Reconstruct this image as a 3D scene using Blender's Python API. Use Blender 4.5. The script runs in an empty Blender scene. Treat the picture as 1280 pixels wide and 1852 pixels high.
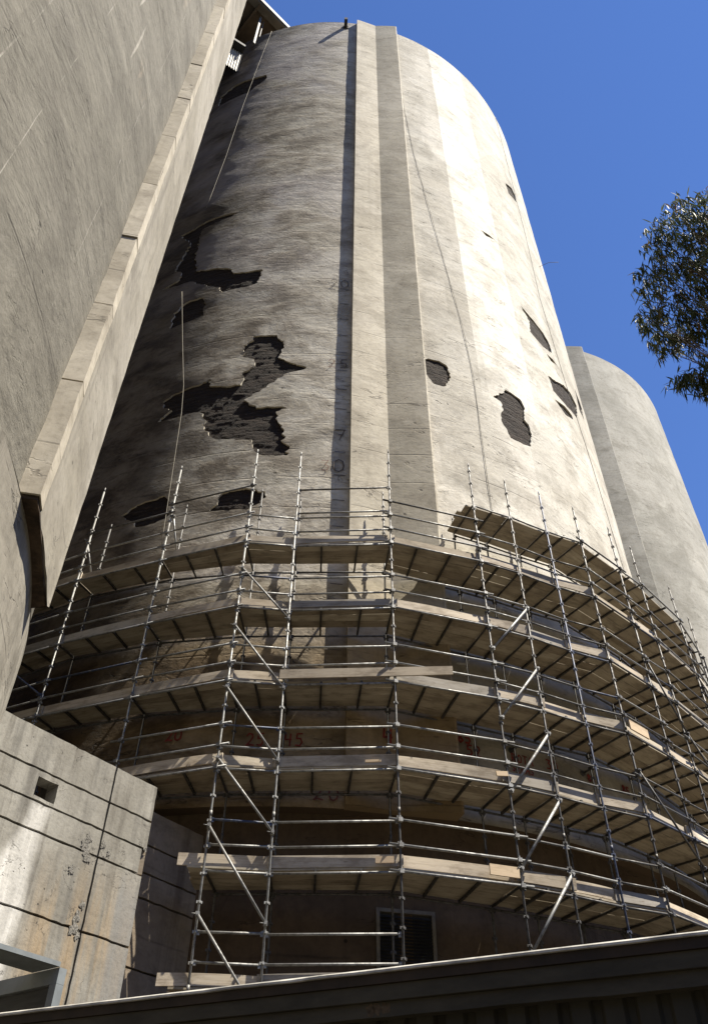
import bpy, math, random
from mathutils import Vector, noise as mnoise
from mathutils.geometry import delaunay_2d_cdt
from math import sin, cos, pi, radians, sqrt, atan2, floor, hypot
rnd = random.Random(11)
scene = bpy.context.scene
E = 1.65                      # eye height: all plan data below is measured from the eye

# ------------------------------------------------------------------ camera, sky, sun
cam_d = bpy.data.cameras.new("camera"); cam = bpy.data.objects.new("camera", cam_d)
scene.collection.objects.link(cam); scene.camera = cam
cam.location = (0, 0, E)
cam.rotation_mode = 'XYZ'
from mathutils import Matrix
PITCH, ROLL = radians(43.8897), radians(0.5936)
cam.rotation_euler = (Matrix.Rotation(radians(90) + PITCH, 3, 'X') @ Matrix.Rotation(ROLL, 3, 'Z')).to_euler()
cam_d.sensor_fit = 'VERTICAL'; cam_d.sensor_height = 24.0
cam_d.lens = 1512.59 * 24 / 1852
cam_d.clip_end = 3000; cam_d.clip_start = 0.05

SUN_AZ, SUN_EL = radians(71), radians(61)      # azimuth measured from -Y towards +X
sun_dir = Vector((sin(SUN_AZ) * cos(SUN_EL), -cos(SUN_AZ) * cos(SUN_EL), sin(SUN_EL)))
w = bpy.data.worlds.new("World"); scene.world = w; w.use_nodes = True
nt = w.node_tree; bg = nt.nodes["Background"]
sky = nt.nodes.new("ShaderNodeTexSky"); sky.sky_type = 'NISHITA'; sky.sun_disc = False
sky.sun_elevation = SUN_EL; sky.sun_rotation = atan2(sun_dir.x, sun_dir.y)
sky.air_density = 1.0; sky.dust_density = 0.0; sky.ozone_density = 6.0; sky.altitude = 0
tint = nt.nodes.new("ShaderNodeMix"); tint.data_type = 'RGBA'; tint.blend_type = 'MULTIPLY'; tint.inputs[0].default_value = 1.0
tint.inputs[7].default_value = (.80, .93, 1.22, 1)       # clear dry-air blue
nt.links.new(sky.outputs[0], tint.inputs[6]); nt.links.new(tint.outputs[2], bg.inputs[0]); bg.inputs[1].default_value = 0.06
sd = bpy.data.lights.new("sun", 'SUN'); sd.energy = 5.0; sd.angle = radians(0.5); sd.color = (1.0, 0.93, 0.80)
so = bpy.data.objects.new("sun", sd); scene.collection.objects.link(so)
so.rotation_euler = sun_dir.to_track_quat('Z', 'Y').to_euler(); so.location = sun_dir * 90
scene.view_settings.view_transform = 'Standard'; scene.view_settings.look = 'None'
scene.view_settings.exposure = 1.3; scene.view_settings.gamma = 1.0
scene.cycles.max_bounces = 6; scene.cycles.diffuse_bounces = 4

# ------------------------------------------------------------------ materials
class NT:
    def __init__(s, name, rough=0.9, metallic=0.0, spec=0.3):
        s.m = bpy.data.materials.new(name); s.m.use_nodes = True
        s.t = s.m.node_tree; s.n = s.t.nodes; s.b = s.n["Principled BSDF"]
        s.b.inputs["Roughness"].default_value = rough; s.b.inputs["Metallic"].default_value = metallic
        s.b.inputs["Specular IOR Level"].default_value = spec
    def L(s, a, b): s.t.links.new(a, b)
    def uv(s): return s.n.new("ShaderNodeUVMap").outputs[0]
    def obj(s): return s.n.new("ShaderNodeTexCoord").outputs["Object"]
    def info(s): return s.n.new("ShaderNodeObjectInfo").outputs["Random"]
    def map(s, v, scale=(1, 1, 1), loc=(0, 0, 0), rot=(0, 0, 0)):
        q = s.n.new("ShaderNodeMapping"); q.inputs[1].default_value = loc; q.inputs[2].default_value = rot
        q.inputs[3].default_value = scale; s.L(v, q.inputs[0]); return q.outputs[0]
    def noise(s, v, scale=1.0, detail=6, rough=0.6, dist=0.0):
        q = s.n.new("ShaderNodeTexNoise"); q.inputs["Scale"].default_value = scale
        q.inputs["Detail"].default_value = detail; q.inputs["Roughness"].default_value = rough
        q.inputs["Distortion"].default_value = dist; s.L(v, q.inputs["Vector"]); return q.outputs["Fac"]
    def vor(s, v, scale=1.0, metric='CHEBYCHEV', out="Color"):
        q = s.n.new("ShaderNodeTexVoronoi"); q.distance = metric; q.inputs["Scale"].default_value = scale
        s.L(v, q.inputs["Vector"]); return q.outputs[out]
    def ramp(s, f, stops, interp='LINEAR'):
        q = s.n.new("ShaderNodeValToRGB"); q.color_ramp.interpolation = interp
        e = q.color_ramp.elements
        while len(e) < len(stops): e.new(0.5)
        for i, (p, c) in enumerate(stops):
            e[i].position = p; e[i].color = (*c, 1) if len(c) == 3 else c
        s.L(f, q.inputs[0]); return q.outputs[0]
    def sep(s, v):
        q = s.n.new("ShaderNodeSeparateXYZ"); s.L(v, q.inputs[0]); return q.outputs
    def _in(s, sock, v):
        if isinstance(v, (int, float)): sock.default_value = v
        elif isinstance(v, tuple): sock.default_value = (*v, 1)
        else: s.L(v, sock)
    def math(s, op, a, b=0.0, clamp=False):
        q = s.n.new("ShaderNodeMath"); q.operation = op; q.use_clamp = clamp
        s._in(q.inputs[0], a); s._in(q.inputs[1], b); return q.outputs[0]
    def mix(s, f, a, b, mode='MIX'):
        q = s.n.new("ShaderNodeMix"); q.data_type = 'RGBA'; q.blend_type = mode
        s._in(q.inputs[0], f); s._in(q.inputs[6], a); s._in(q.inputs[7], b); return q.outputs[2]
    def range(s, v, a, b, c=0.0, d=1.0, smooth=True):
        q = s.n.new("ShaderNodeMapRange"); q.interpolation_type = 'SMOOTHSTEP' if smooth else 'LINEAR'
        s._in(q.inputs[0], v); q.inputs[1].default_value = a; q.inputs[2].default_value = b
        q.inputs[3].default_value = c; q.inputs[4].default_value = d; return q.outputs[0]
    def color(s, c): s._in(s.b.inputs["Base Color"], c)
    def bump(s, h, strength=0.5, dist=0.05):
        q = s.n.new("ShaderNodeBump"); q.inputs["Distance"].default_value = dist
        s._in(q.inputs["Strength"], strength); s.L(h, q.inputs["Height"])
        s.L(q.outputs[0], s.b.inputs["Normal"])

def concrete_uv(name, base, dark, light, streak=1.0, vert=0.5, bump=0.5, bdist=0.06, seed=0.0, silo=False, fine=1.0, lowtint=False, pale=0.0, lines=1.0):
    """weathered slip-form concrete; uv = metres along the wall / metres up"""
    t = NT(name, 0.92); uv = t.uv(); u, z = t.sep(uv)[0], t.sep(uv)[1]
    big = t.noise(t.map(uv, (0.16, 0.13, 1), (seed, seed, 0)), 1, 6, 0.62, .3)
    mid = t.noise(t.map(uv, (0.62, 0.62, 1), (3 + seed, 1, 0)), 1, 10, 0.66, .5)
    hs = t.noise(t.map(uv, (0.55, 0.95, 1), (seed, 3 + seed, 0)), 1, 11, 0.66, .35)
    hs2 = t.noise(t.map(uv, (1.7, 3.0, 1), (9 + seed, seed, 0)), 1, 7, 0.60, .5)
    vs = t.noise(t.map(uv, (2.2, 0.07, 1), (seed, 7, 0)), 1, 6, 0.65)
    fn = t.noise(t.map(uv, (6, 7, 1)), 1, 8, 0.75)
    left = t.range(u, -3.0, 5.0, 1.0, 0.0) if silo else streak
    c = t.mix(t.range(big, 0.38, 0.62), base, light)
    c = t.mix(t.math('MULTIPLY', t.range(mid, 0.46, 0.64), .7), c, t.mix(.55, base, dark))
    c = t.mix(t.math('MULTIPLY', t.range(mid, 0.46, 0.36), .5), c, light)
    s1 = t.math('MULTIPLY', t.range(hs, 0.50, 0.68), t.math('MULTIPLY_ADD', left, .55) if False else t.math('ADD', t.math('MULTIPLY', left, .50), .28), True)
    c = t.mix(s1, c, dark)
    c = t.mix(t.math('MULTIPLY', t.range(vs, 0.52, 0.78), vert, True), c, dark)
    s2 = t.math('MULTIPLY', t.range(hs2, 0.56, 0.70), t.math('ADD', t.math('MULTIPLY', left, .40), .12), True)
    c = t.mix(s2, c, dark)
    # thin broken dark lines where lifts meet
    ln = t.math('ABSOLUTE', t.math('SUBTRACT', t.noise(t.map(uv, (.45, 1.9, 1), (seed, 11, 0)), 1, 5, .55, .6), .5))
    lmask = t.range(t.noise(t.map(uv, (.5, .7, 1), (2, seed, 0)), 1, 4), .50, .60)
    line = t.math('MULTIPLY', t.range(ln, .010, .002), lmask)
    c = t.mix(t.math('MULTIPLY', line, .65 * lines), c, tuple(x * .45 for x in dark))
    # level pour rings
    zz = t.math('ADD', z, t.math('MULTIPLY', t.noise(t.map(uv, (.3, .02, 1), (seed, 4, 0)), 1, 3), .25))
    ring = t.math('ABSOLUTE', t.math('SUBTRACT', t.math('FRACT', t.math('MULTIPLY', zz, .82)), .5))
    rm = t.range(t.noise(t.map(uv, (.6, .9, 1), (6, seed, 0)), 1, 5, .65), .44, .60)
    ring = t.math('MULTIPLY', t.range(ring, .026, .004), rm)
    c = t.mix(t.math('MULTIPLY', ring, .45), c, tuple(x * .6 for x in dark))
    line = t.math('MAXIMUM', line, t.math('MULTIPLY', ring, .6))
    sp = t.vor(t.map(uv, (1.3, 1.6, 1), (seed, 0, 0)), 1, 'EUCLIDEAN', "Distance")
    spot = t.math('MULTIPLY', t.range(sp, .075, .045), t.range(mid, .50, .58))
    c = t.mix(t.math('MULTIPLY', spot, .8), c, tuple(x * .35 for x in dark))
    tone = t.sep(t.vor(t.map(uv, (0.30, 0.17, 1), (seed, 0, 0)), 1))[0]
    c = t.mix(1.0, c, t.ramp(tone, [(0, (.88, .88, .87)), (1, (1.05, 1.05, 1.05))]), 'MULTIPLY')
    c = t.mix(1.0, c, t.ramp(fn, [(0.25, (.68, .67, .66)), (0.5, (1, 1, 1)), (0.75, (1.12, 1.12, 1.12))]), 'MULTIPLY')
    if pale:      # pale drip lines down the face
        pl = t.math('ABSOLUTE', t.math('SUBTRACT', t.noise(t.map(uv, (.42, .012, 1), (seed, 2, 0)), 1, 4, .6), .5))
        pm = t.range(t.noise(t.map(uv, (.8, .35, 1), (1, seed, 0)), 1, 6, .7), .46, .60)
        c = t.mix(t.math('MULTIPLY', t.math('MULTIPLY', t.range(pl, .005, .001), pm), pale), c, (.50, .47, .41))
        pb = t.math('MULTIPLY', t.range(t.noise(t.map(uv, (.5, .16, 1), (4, seed, 0)), 1, 6, .65), .60, .72), t.range(big, .45, .55))
        c = t.mix(t.math('MULTIPLY', pb, .6), c, (.34, .27, .19))
    # skim coats and flakes: stepped plateaus with crisp irregular edges
    fl = t.noise(t.map(uv, (.42, .60, 1), (seed + 5, 2, 0)), 1, 9, .60, .35)
    ff = t.math('MULTIPLY', fl, 11.0); step = t.math('FLOOR', ff)
    tone2 = t.math('FRACT', t.math('MULTIPLY', t.math('SINE', t.math('MULTIPLY', step, 12.99)), 43.7))
    c = t.mix(1.0, c, t.ramp(tone2, [(0, (.86, .85, .84)), (1, (1.08, 1.08, 1.07))]), 'MULTIPLY')
    h = t.math('ADD', t.math('MULTIPLY', hs, .75), t.math('MULTIPLY', hs2, 0.22))
    h = t.math('ADD', t.math('ADD', h, t.math('MULTIPLY', mid, .5)), t.math('MULTIPLY', fn, 0.15 * fine))
    h = t.math('ADD', h, t.math('MULTIPLY', step, .055))
    h = t.math('SUBTRACT', h, t.math('MULTIPLY', t.math('ADD', line, spot), .35 * lines))
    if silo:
        c = t.mix(t.math('MULTIPLY', left, t.range(hs, .40, .60, .25, 1.0)), c, t.mix(1.0, c, (.48, .435, .39), 'MULTIPLY'))  # left flank darkened here and below: dirt plus painted unlit-side shade
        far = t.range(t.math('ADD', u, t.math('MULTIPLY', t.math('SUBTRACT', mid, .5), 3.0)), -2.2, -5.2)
        c = t.mix(far, c, t.mix(1.0, c, (.36, .32, .28), 'MULTIPLY'))  # shade of the turned-away side painted into the colour
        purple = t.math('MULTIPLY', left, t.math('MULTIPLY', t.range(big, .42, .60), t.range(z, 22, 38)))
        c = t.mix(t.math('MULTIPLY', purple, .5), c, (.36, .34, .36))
        # coats of wash in vertical strips on the upper right
        un = t.range(t.math('ADD', u, t.math('MULTIPLY', t.noise(t.map(uv, (.4, .5, 1)), 1, 3), .12)), 0, 20, 0, 1, False)
        strip = t.ramp(un, [(0, (.85, .845, .835)), (.318, (1.30, 1.32, 1.34)), (.45, (.97, .98, .98)), (.58, (.86, .87, .87)), (.66, (.93, .93, .93))], 'CONSTANT')
        c = t.mix(t.range(z, 20, 30), c, t.mix(1.0, c, strip, 'MULTIPLY'))
        rim = t.math('MULTIPLY', t.range(z, 56.5, 60.5), t.range(vs, .40, .6))
        c = t.mix(t.math('MULTIPLY', rim, .35), c, dark)
    if lowtint:       # the second face of the rib is stained greyer
        c = t.mix(t.math('MULTIPLY', t.range(u, 1.46, 1.50), t.range(u, 2.77, 2.74)), c, t.mix(1.0, c, (.76, .755, .74), 'MULTIPLY'))
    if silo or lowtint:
        low = t.math('MULTIPLY', t.range(t.math('ADD', z, t.math('MULTIPLY', t.math('SUBTRACT', mid, .5), 4)), 14.5, 10.5), .9)  # lower wall: scaffold shade painted in along with brown staining
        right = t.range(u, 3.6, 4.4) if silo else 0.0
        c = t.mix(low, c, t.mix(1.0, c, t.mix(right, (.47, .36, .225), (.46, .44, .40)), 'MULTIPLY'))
    t.color(c)
    if silo: t.bump(h, t.range(u, -3, 6, bump, bump * .5), bdist)
    else: t.bump(h, bump, bdist)
    return t.m

M = {}
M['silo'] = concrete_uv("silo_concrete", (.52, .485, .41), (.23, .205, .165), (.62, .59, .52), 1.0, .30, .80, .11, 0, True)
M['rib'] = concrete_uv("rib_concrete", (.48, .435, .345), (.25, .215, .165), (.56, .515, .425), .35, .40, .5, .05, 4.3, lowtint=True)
M['silo2'] = concrete_uv("second_silo_concrete", (.325, .314, .275), (.20, .186, .15), (.41, .393, .345), .35, .35, .3, .05, 8.1)
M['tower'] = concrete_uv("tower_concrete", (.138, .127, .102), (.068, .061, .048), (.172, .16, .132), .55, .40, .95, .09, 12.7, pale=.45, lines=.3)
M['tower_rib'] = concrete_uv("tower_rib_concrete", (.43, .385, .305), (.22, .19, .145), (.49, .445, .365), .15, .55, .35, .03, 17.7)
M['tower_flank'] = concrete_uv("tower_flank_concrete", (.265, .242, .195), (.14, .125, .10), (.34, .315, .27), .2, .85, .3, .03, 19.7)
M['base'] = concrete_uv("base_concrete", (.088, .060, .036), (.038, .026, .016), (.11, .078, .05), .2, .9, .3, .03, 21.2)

def lowwall_mat():
    t = NT("stained_wall_concrete", .92); uv = t.uv(); u, z = t.sep(uv)[0], t.sep(uv)[1]
    b = t.noise(t.map(uv, (.6, .5, 1)), 1, 6, .6); vs = t.noise(t.map(uv, (5, .35, 1)), 1, 7, .65)
    vs2 = t.noise(t.map(uv, (2.2, .16, 1), (3, 0, 0)), 1, 5, .6); fn = t.noise(t.map(uv, (14, 14, 1)), 1, 6, .7)
    c = t.mix(t.range(b, .35, .65), (.255, .243, .212), (.165, .154, .13))
    warm = t.math('MULTIPLY', t.range(vs2, .42, .58), t.range(z, 7.4, 5.9, 0, .95))
    c = t.mix(t.math('MULTIPLY', warm, t.range(u, 1.3, 1.9)), c, (.26, .195, .12))
    c = t.mix(t.math('MULTIPLY', t.range(vs, .48, .66), .6), c, (.09, .080, .066))
    c = t.mix(t.math('MULTIPLY', t.range(t.noise(t.map(uv, (1.6, .22, 1), (8, 2, 0)), 1, 6, .62), .52, .66), .7), c, (.10, .094, .083))
    gb = t.math('MULTIPLY', t.range(t.math('ADD', u, t.math('MULTIPLY', vs, .3)), 3.15, 3.35), t.range(z, 7.4, 6.6))
    c = t.mix(t.math('MULTIPLY', gb, .75), c, (.17, .168, .16))
    # the white lime run below the opening: widens downwards
    wob = t.math('MULTIPLY', t.math('SUBTRACT', t.noise(t.map(uv, (2, 1.2, 1)), 1, 5), .5), .35)
    d = t.math('SUBTRACT', 7.70, z)
    cen = t.math('ADD', t.math('MULTIPLY', d, -.16), t.math('ADD', wob, 1.27))
    half = t.math('ADD', t.math('MULTIPLY', d, .13), .14)
    off = t.math('ABSOLUTE', t.math('SUBTRACT', u, cen))
    inside = t.range(t.math('SUBTRACT', off, half), .10, -.12)
    run = t.math('MULTIPLY', inside, t.range(z, 7.72, 7.55))
    c = t.mix(t.math('MULTIPLY', run, t.range(vs, .32, .55, 1, .55)), c, (.56, .545, .51))
    c = t.mix(1.0, c, t.ramp(fn, [(.25, (.7, .7, .7)), (.5, (1, 1, 1)), (.8, (1.1, 1.1, 1.1))]), 'MULTIPLY')
    cl = t.math('ABSOLUTE', t.math('SUBTRACT', t.noise(t.map(uv, (.9, 1.1, 1), (4, 1, 0)), 1, 7, .6, .8), .5))
    cm = t.range(t.noise(t.map(uv, (.8, .8, 1), (1, 7, 0)), 1, 3), .52, .60)
    c = t.mix(t.math('MULTIPLY', t.math('MULTIPLY', t.range(cl, .007, .001), cm), .85), c, (.03, .026, .022))
    pits = t.vor(t.map(uv, (6, 6, 1)), 1, 'EUCLIDEAN', "Distance")
    pn = t.noise(t.map(uv, (2.5, 2.5, 1), (5, 5, 0)), 1, 2)
    pit = t.math('MULTIPLY', t.range(pits, .12, .06), t.range(pn, .56, .62))
    c = t.mix(pit, c, (.05, .045, .04))
    t.color(c); t.bump(t.math('SUBTRACT', t.math('ADD', vs, fn), pit), .35, .02); return t.m
M['lowwall'] = lowwall_mat()

def patch_mat():
    t = NT("bare_spalled_core", .95); o = t.uv(); z = t.sep(o)[1]
    a = t.noise(t.map(o, (.9, 5, 1)), 1, 8, .72, .3); f = t.noise(t.map(o, (9, 14, 1)), 1, 7, .78)
    zz = t.math('ADD', t.math('MULTIPLY', z, 6.0), t.math('MULTIPLY', t.noise(t.map(o, (1.6, 2.2, 1)), 1, 8, .68), 4.5))
    w_ = t.math('ABSOLUTE', t.math('SUBTRACT', t.math('FRACT', zz), .5))
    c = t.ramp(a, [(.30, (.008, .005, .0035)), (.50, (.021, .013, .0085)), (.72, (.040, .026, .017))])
    brk = t.range(t.noise(t.map(o, (2.2, 1.4, 1), (3, 3, 0)), 1, 5, .65), .46, .60)
    edge = t.math('MULTIPLY', t.math('MULTIPLY', t.range(w_, .36, .48), t.range(f, .46, .60)), brk)
    c = t.mix(t.math('MULTIPLY', edge, .7), c, (.12, .088, .062))  # sunlit ridge edges painted in as paler broken courses
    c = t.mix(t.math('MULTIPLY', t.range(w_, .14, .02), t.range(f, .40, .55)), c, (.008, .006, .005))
    c = t.mix(t.math('MULTIPLY', t.range(f, .66, .78), brk), c, (.085, .06, .043))
    t.color(c); t.bump(t.math('ADD', t.math('ADD', t.math('MULTIPLY', w_, .6), a), t.math('MULTIPLY', f, .8)), 1.0, .06); return t.m
M['patch'] = patch_mat()

def simple(name, col, rough=.8, var=.25, scale=6, stretch=(1, 1, 1), metallic=0, bump=.15, bd=.01, col2=None, spec=.3):
    t = NT(name, rough, metallic, spec); v = t.map(t.obj(), stretch)
    n = t.noise(v, scale, 7, .65)
    c = t.mix(t.range(n, .3, .7), tuple(x * (1 - var) for x in col), col2 or tuple(min(1, x * (1 + var)) for x in col))
    t.color(c); t.bump(n, bump, bd); return t.m

def timber_mat(name, cols):
    t = NT(name, .85); uv = t.uv(); r = t.info()
    g = t.noise(t.map(uv, (1.2, 34, 1)), 1, 6, .65, .6); b = t.noise(t.map(uv, (1.3, 3.5, 1)), 1, 7, .7)
    base = t.ramp(r, [(i / (len(cols) - 1), c) for i, c in enumerate(cols)])
    c = t.mix(t.math('MULTIPLY', t.range(g, .45, .7), .5), base, t.mix(1.0, base, (.5, .45, .40), 'MULTIPLY'))
    c = t.mix(t.math('MULTIPLY', t.range(b, .44, .64), .75), c, t.mix(1.0, c, (.50, .47, .44), 'MULTIPLY'))
    kn = t.vor(t.map(uv, (1.6, 9, 1)), 1, 'EUCLIDEAN', "Distance")
    c = t.mix(t.math('MULTIPLY', t.range(kn, .10, .04), .7), c, (.10, .06, .035))
    t.color(c); t.bump(g, .25, .004); return t.m
M['board'] = timber_mat("scaffold_board_timber", [(.30, .258, .19), (.36, .315, .24), (.24, .20, .145), (.40, .355, .275)])
M['toe'] = timber_mat("toe_board_timber", [(.52, .45, .35), (.30, .25, .185), (.60, .54, .44), (.26, .24, .21), (.55, .47, .36), (.40, .345, .27)])
M['plank'] = timber_mat("loose_plank_timber", [(.55, .43, .29), (.50, .38, .25)])

def steel_mat(name, col, col2, rough=.55, metallic=.40):
    t = NT(name, rough, metallic, .5); o = t.obj(); n = t.noise(o, 9, 6, .7); n2 = t.noise(o, 1.3, 3, .6)
    c = t.mix(t.range(n, .42, .66), col, col2); c = t.mix(t.math('MULTIPLY', t.range(n2, .5, .65), .5), c, t.mix(1.0, c, (.55, .5, .45), 'MULTIPLY'))
    t.color(c); t.bump(n, .1, .003)
    t.L(t.range(n, .3, .7, rough - .08, rough + .2), t.b.inputs["Roughness"]); return t.m
M['galv'] = steel_mat("galvanised_tube", (.25, .25, .24), (.13, .125, .12))
M['galv_dark'] = steel_mat("shaded_tube_steel", (.095, .092, .088), (.045, .042, .04), .55, .35)  # darker copy of the tube steel: shaded-side tone painted in
M['blue'] = steel_mat("blue_painted_tube", (.03, .042, .085), (.12, .12, .12), .55, .3)
M['bearer'] = steel_mat("dark_bearer", (.055, .05, .043), (.03, .026, .022), .65, .3)
M['shed_dark'] = simple("shed_gutter_dark", (.022, .014, .008), .7, .4, 3)
M['shed'] = simple("shed_painted_metal", (.034, .029, .019), .75, .35, 2.2, (1, 1, 3), 0, .2, .004)
M['shed_wall'] = simple("shed_cladding", (.022, .019, .012), .75, .25, 2.5, (2, 2, .5))
M['shed_lip'] = simple("shed_cap_edge", (.33, .315, .28), .65, .45, 5)
M['frame'] = simple("grey_painted_steel", (.15, .165, .168), .55, .16, 4, spec=.5)
M['frame_dark'] = simple("dark_louvre", (.030, .030, .028), .6, .3, 3, (1, 1, 8))
M['corr'] = simple("pale_corrugated_steel", (.42, .40, .36), .6, .12, 2, (1, 1, .4))
M['gal_dark'] = simple("dark_soffit_steel", (.10, .085, .07), .7, .35, .8)
M['gal_grey'] = simple("weathered_grey_steel", (.125, .125, .118), .65, .25, 1.5)
M['vent'] = simple("vent_blades", (.030, .028, .026), .6, .3, 4)
M['vent_frame'] = simple("vent_frame_steel", (.12, .105, .08), .6, .3, 5)
M['cable'] = simple("pale_cable", (.24, .215, .17), .7, .2, 5)
M['cable_dark'] = simple("dark_cable", (.10, .09, .075), .7, .2, 5)
M['red'] = simple("red_paint", (.17, .026, .02), .8, .5, 9)
M['black'] = simple("dark_marking_paint", (.09, .075, .064), .85, .3, 9)
M['brownp'] = simple("brown_marking_paint", (.13, .045, .03), .8, .4, 9)
M['bark'] = simple("gum_bark", (.17, .13, .10), .9, .35, 6, (1, 1, .3), 0, .5, .02)
def leaf_mat():
    t = NT("gum_leaf", .6, 0, .25); r = t.sep(t.uv())[0]
    c = t.ramp(r, [(0, (.045, .062, .026)), (.45, (.085, .105, .045)), (.85, (.15, .16, .08)), (.95, (.16, .10, .04)), (1, (.20, .10, .05))])
    t.color(c); t.b.inputs["Transmission Weight"].default_value = 0
    tr = t.n.new("ShaderNodeBsdfTranslucent"); t.L(c, tr.inputs[0]); mx = t.n.new("ShaderNodeMixShader"); mx.inputs[0].default_value = .22
    out = t.n["Material Output"]; t.L(t.b.outputs[0], mx.inputs[1]); t.L(tr.outputs[0], mx.inputs[2]); t.L(mx.outputs[0], out.inputs[0]); return t.m
M['leaf'] = leaf_mat()
M['ground'] = simple("yard_ground", (.062, .055, .043), .95, .25, .6, (1, 1, 1), 0, .3, .03)

# ------------------------------------------------------------------ mesh helpers
COL = scene.collection
class MB:
    def __init__(s): s.v, s.f, s.uv, s.mi, s.sm = [], [], [], [], []
    def face(s, idx, uvs=None, mi=0, smooth=False):
        s.f.append(idx); s.uv.append(uvs or [(0, 0)] * len(idx)); s.mi.append(mi); s.sm.append(smooth)
    def quad(s, a, b, c, d, uvs=None, mi=0, smooth=False):
        n = len(s.v); s.v += [tuple(a), tuple(b), tuple(c), tuple(d)]; s.face((n, n + 1, n + 2, n + 3), uvs, mi, smooth)
    def hexa(s, p, mi=0, lu=None):
        """p: 4 bottom + 4 top points; uv along p0->p1 (metres)"""
        p = [Vector(q) for q in p]; n = len(s.v); s.v += [tuple(q) for q in p]
        L = (p[1] - p[0]).length; W = (p[3] - p[0]).length; H = (p[4] - p[0]).length
        o = lu or 0.0
        for idx, a, b in (((0, 3, 2, 1), W, L), ((4, 5, 6, 7), L, W), ((0, 1, 5, 4), L, H), ((1, 2, 6, 5), W, H), ((2, 3, 7, 6), L, H), ((3, 0, 4, 7), W, H)):
            if idx == (0, 3, 2, 1): uv = [(o, 0), (o, W), (o + L, W), (o + L, 0)]
            elif idx == (4, 5, 6, 7): uv = [(o, 0), (o + L, 0), (o + L, W), (o, W)]
            elif a == L and idx[0] in (0, 2): uv = [(o, 0), (o + L, 0), (o + L, H), (o, H)]
            else: uv = [(o, 0), (o + .02, 0), (o + .02, H), (o, H)]
            s.face(tuple(n + i for i in idx), uv, mi)
    def box(s, c, size, ax=(1, 0, 0), up=(0, 0, 1), mi=0):
        a = Vector(ax).normalized(); u = Vector(up); b = u.cross(a).normalized(); u = a.cross(b)
        c = Vector(c); x, y, z = a * size[0] / 2, b * size[1] / 2, u * size[2] / 2
        s.hexa([c - x - y - z, c + x - y - z, c + x + y - z, c - x + y - z, c - x - y + z, c + x - y + z, c + x + y + z, c - x + y + z], mi)
    def tube(s, pts, r, seg=8, mi=0, cap=True):
        pts = [Vector(p) for p in pts]; rs = r if isinstance(r, (list, tuple)) else [r] * len(pts)
        rings = []; up = None
        for i, p in enumerate(pts):
            d = (pts[min(i + 1, len(pts) - 1)] - pts[max(i - 1, 0)]).normalized()
            if up is None: up = Vector((0, 0, 1)) if abs(d.z) < .9 else Vector((1, 0, 0))
            a = up.cross(d).normalized(); b = d.cross(a); up = b if abs(d.z) < .9 else up
            n = len(s.v)
            for k in range(seg):
                t = 2 * pi * k / seg; s.v.append(tuple(p + (a * cos(t) + b * sin(t)) * rs[i]))
            rings.append(n)
        for i in range(len(rings) - 1):
            for k in range(seg):
                k2 = (k + 1) % seg
                s.face((rings[i] + k, rings[i] + k2, rings[i + 1] + k2, rings[i + 1] + k), None, mi, True)
        if cap:
            s.face(tuple(rings[0] + k for k in reversed(range(seg))), None, mi)
            s.face(tuple(rings[-1] + k for k in range(seg)), None, mi)
    def build(s, name, mats, parent=None, loc=None):
        """points are eye-relative; parts sit relative to their parent, things at loc"""
        me = bpy.data.meshes.new(name); off = Vector((0, 0, E))
        if parent is not None: org = WORLD[parent.name]
        elif loc is not None: org = Vector(loc) + off
        else: org = Vector((0, 0, 0))
        me.from_pydata([tuple(Vector(v) + off - org) for v in s.v], [], s.f)
        mats = mats if isinstance(mats, (list, tuple)) else [mats]
        for m in mats: me.materials.append(m)
        lay = me.uv_layers.new(name="UVMap"); k = 0
        flat = []
        for u in s.uv:
            for q in u: flat += [q[0], q[1]]
        lay.data.foreach_set("uv", flat)
        me.polygons.foreach_set("material_index", s.mi); me.polygons.foreach_set("use_smooth", s.sm)
        me.update(); me.validate()
        o = bpy.data.objects.new(name, me); COL.objects.link(o)
        if parent is not None: o.parent = parent
        else: o.location = org
        WORLD[o.name] = org
        return o
WORLD = {}
def tag(o, label, cat, group=None, kind=None):
    if label: o['label'] = label
    if cat: o['category'] = cat
    if group: o['group'] = group
    if kind: o['kind'] = kind
    return o
def thing(name, label, cat, loc, group=None):
    o = bpy.data.objects.new(name, None); COL.objects.link(o); o.location = Vector(loc) + Vector((0, 0, E))
    o.empty_display_size = .3; WORLD[o.name] = o.location.copy(); return tag(o, label, cat, group)

# ------------------------------------------------------------------ ground
g = MB(); g.quad((-900, -900, -E), (900, -900, -E), (900, 900, -E), (-900, 900, -E))
tag(g.build('ground', M['ground']), None, None, None, 'structure')

h_ = MB(); K = 160  # added ring of high ground out of view, cuts low sky light
for i in range(K + 1):
    a = 2 * pi * i / K; q = Vector((cos(a) * 2.0, sin(a) * 2.0, 0))
    rise = 88 + 26 * mnoise.noise(Vector((q.x * 1.3, q.y * 1.3, 3))) + 9 * mnoise.noise(Vector((q.x * 6, q.y * 6, 5)))
    for r, f in ((150, 0), (185, .42), (225, .80), (270, 1.0), (420, .95), (560, 0)):
        n_ = 1 + .04 * mnoise.noise(Vector((q.x * 5, q.y * 5, r * .01))); h_.v.append((cos(a) * r * n_, sin(a) * r * n_ + 20, rise * f - E - .3))
for i in range(K):
    for k in range(5): h_.face((i * 6 + k, (i + 1) * 6 + k, (i + 1) * 6 + k + 1, i * 6 + k + 1), None, 0, True)
M['sky_blocker'] = simple("sky_blocker_hillside", (.030, .034, .020), .95, .5, .05, (1, 1, 1), 0, 1.0, 3.0)
tag(h_.build('sky_blocker_hills', M['sky_blocker']), None, None, None, 'structure')

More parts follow.
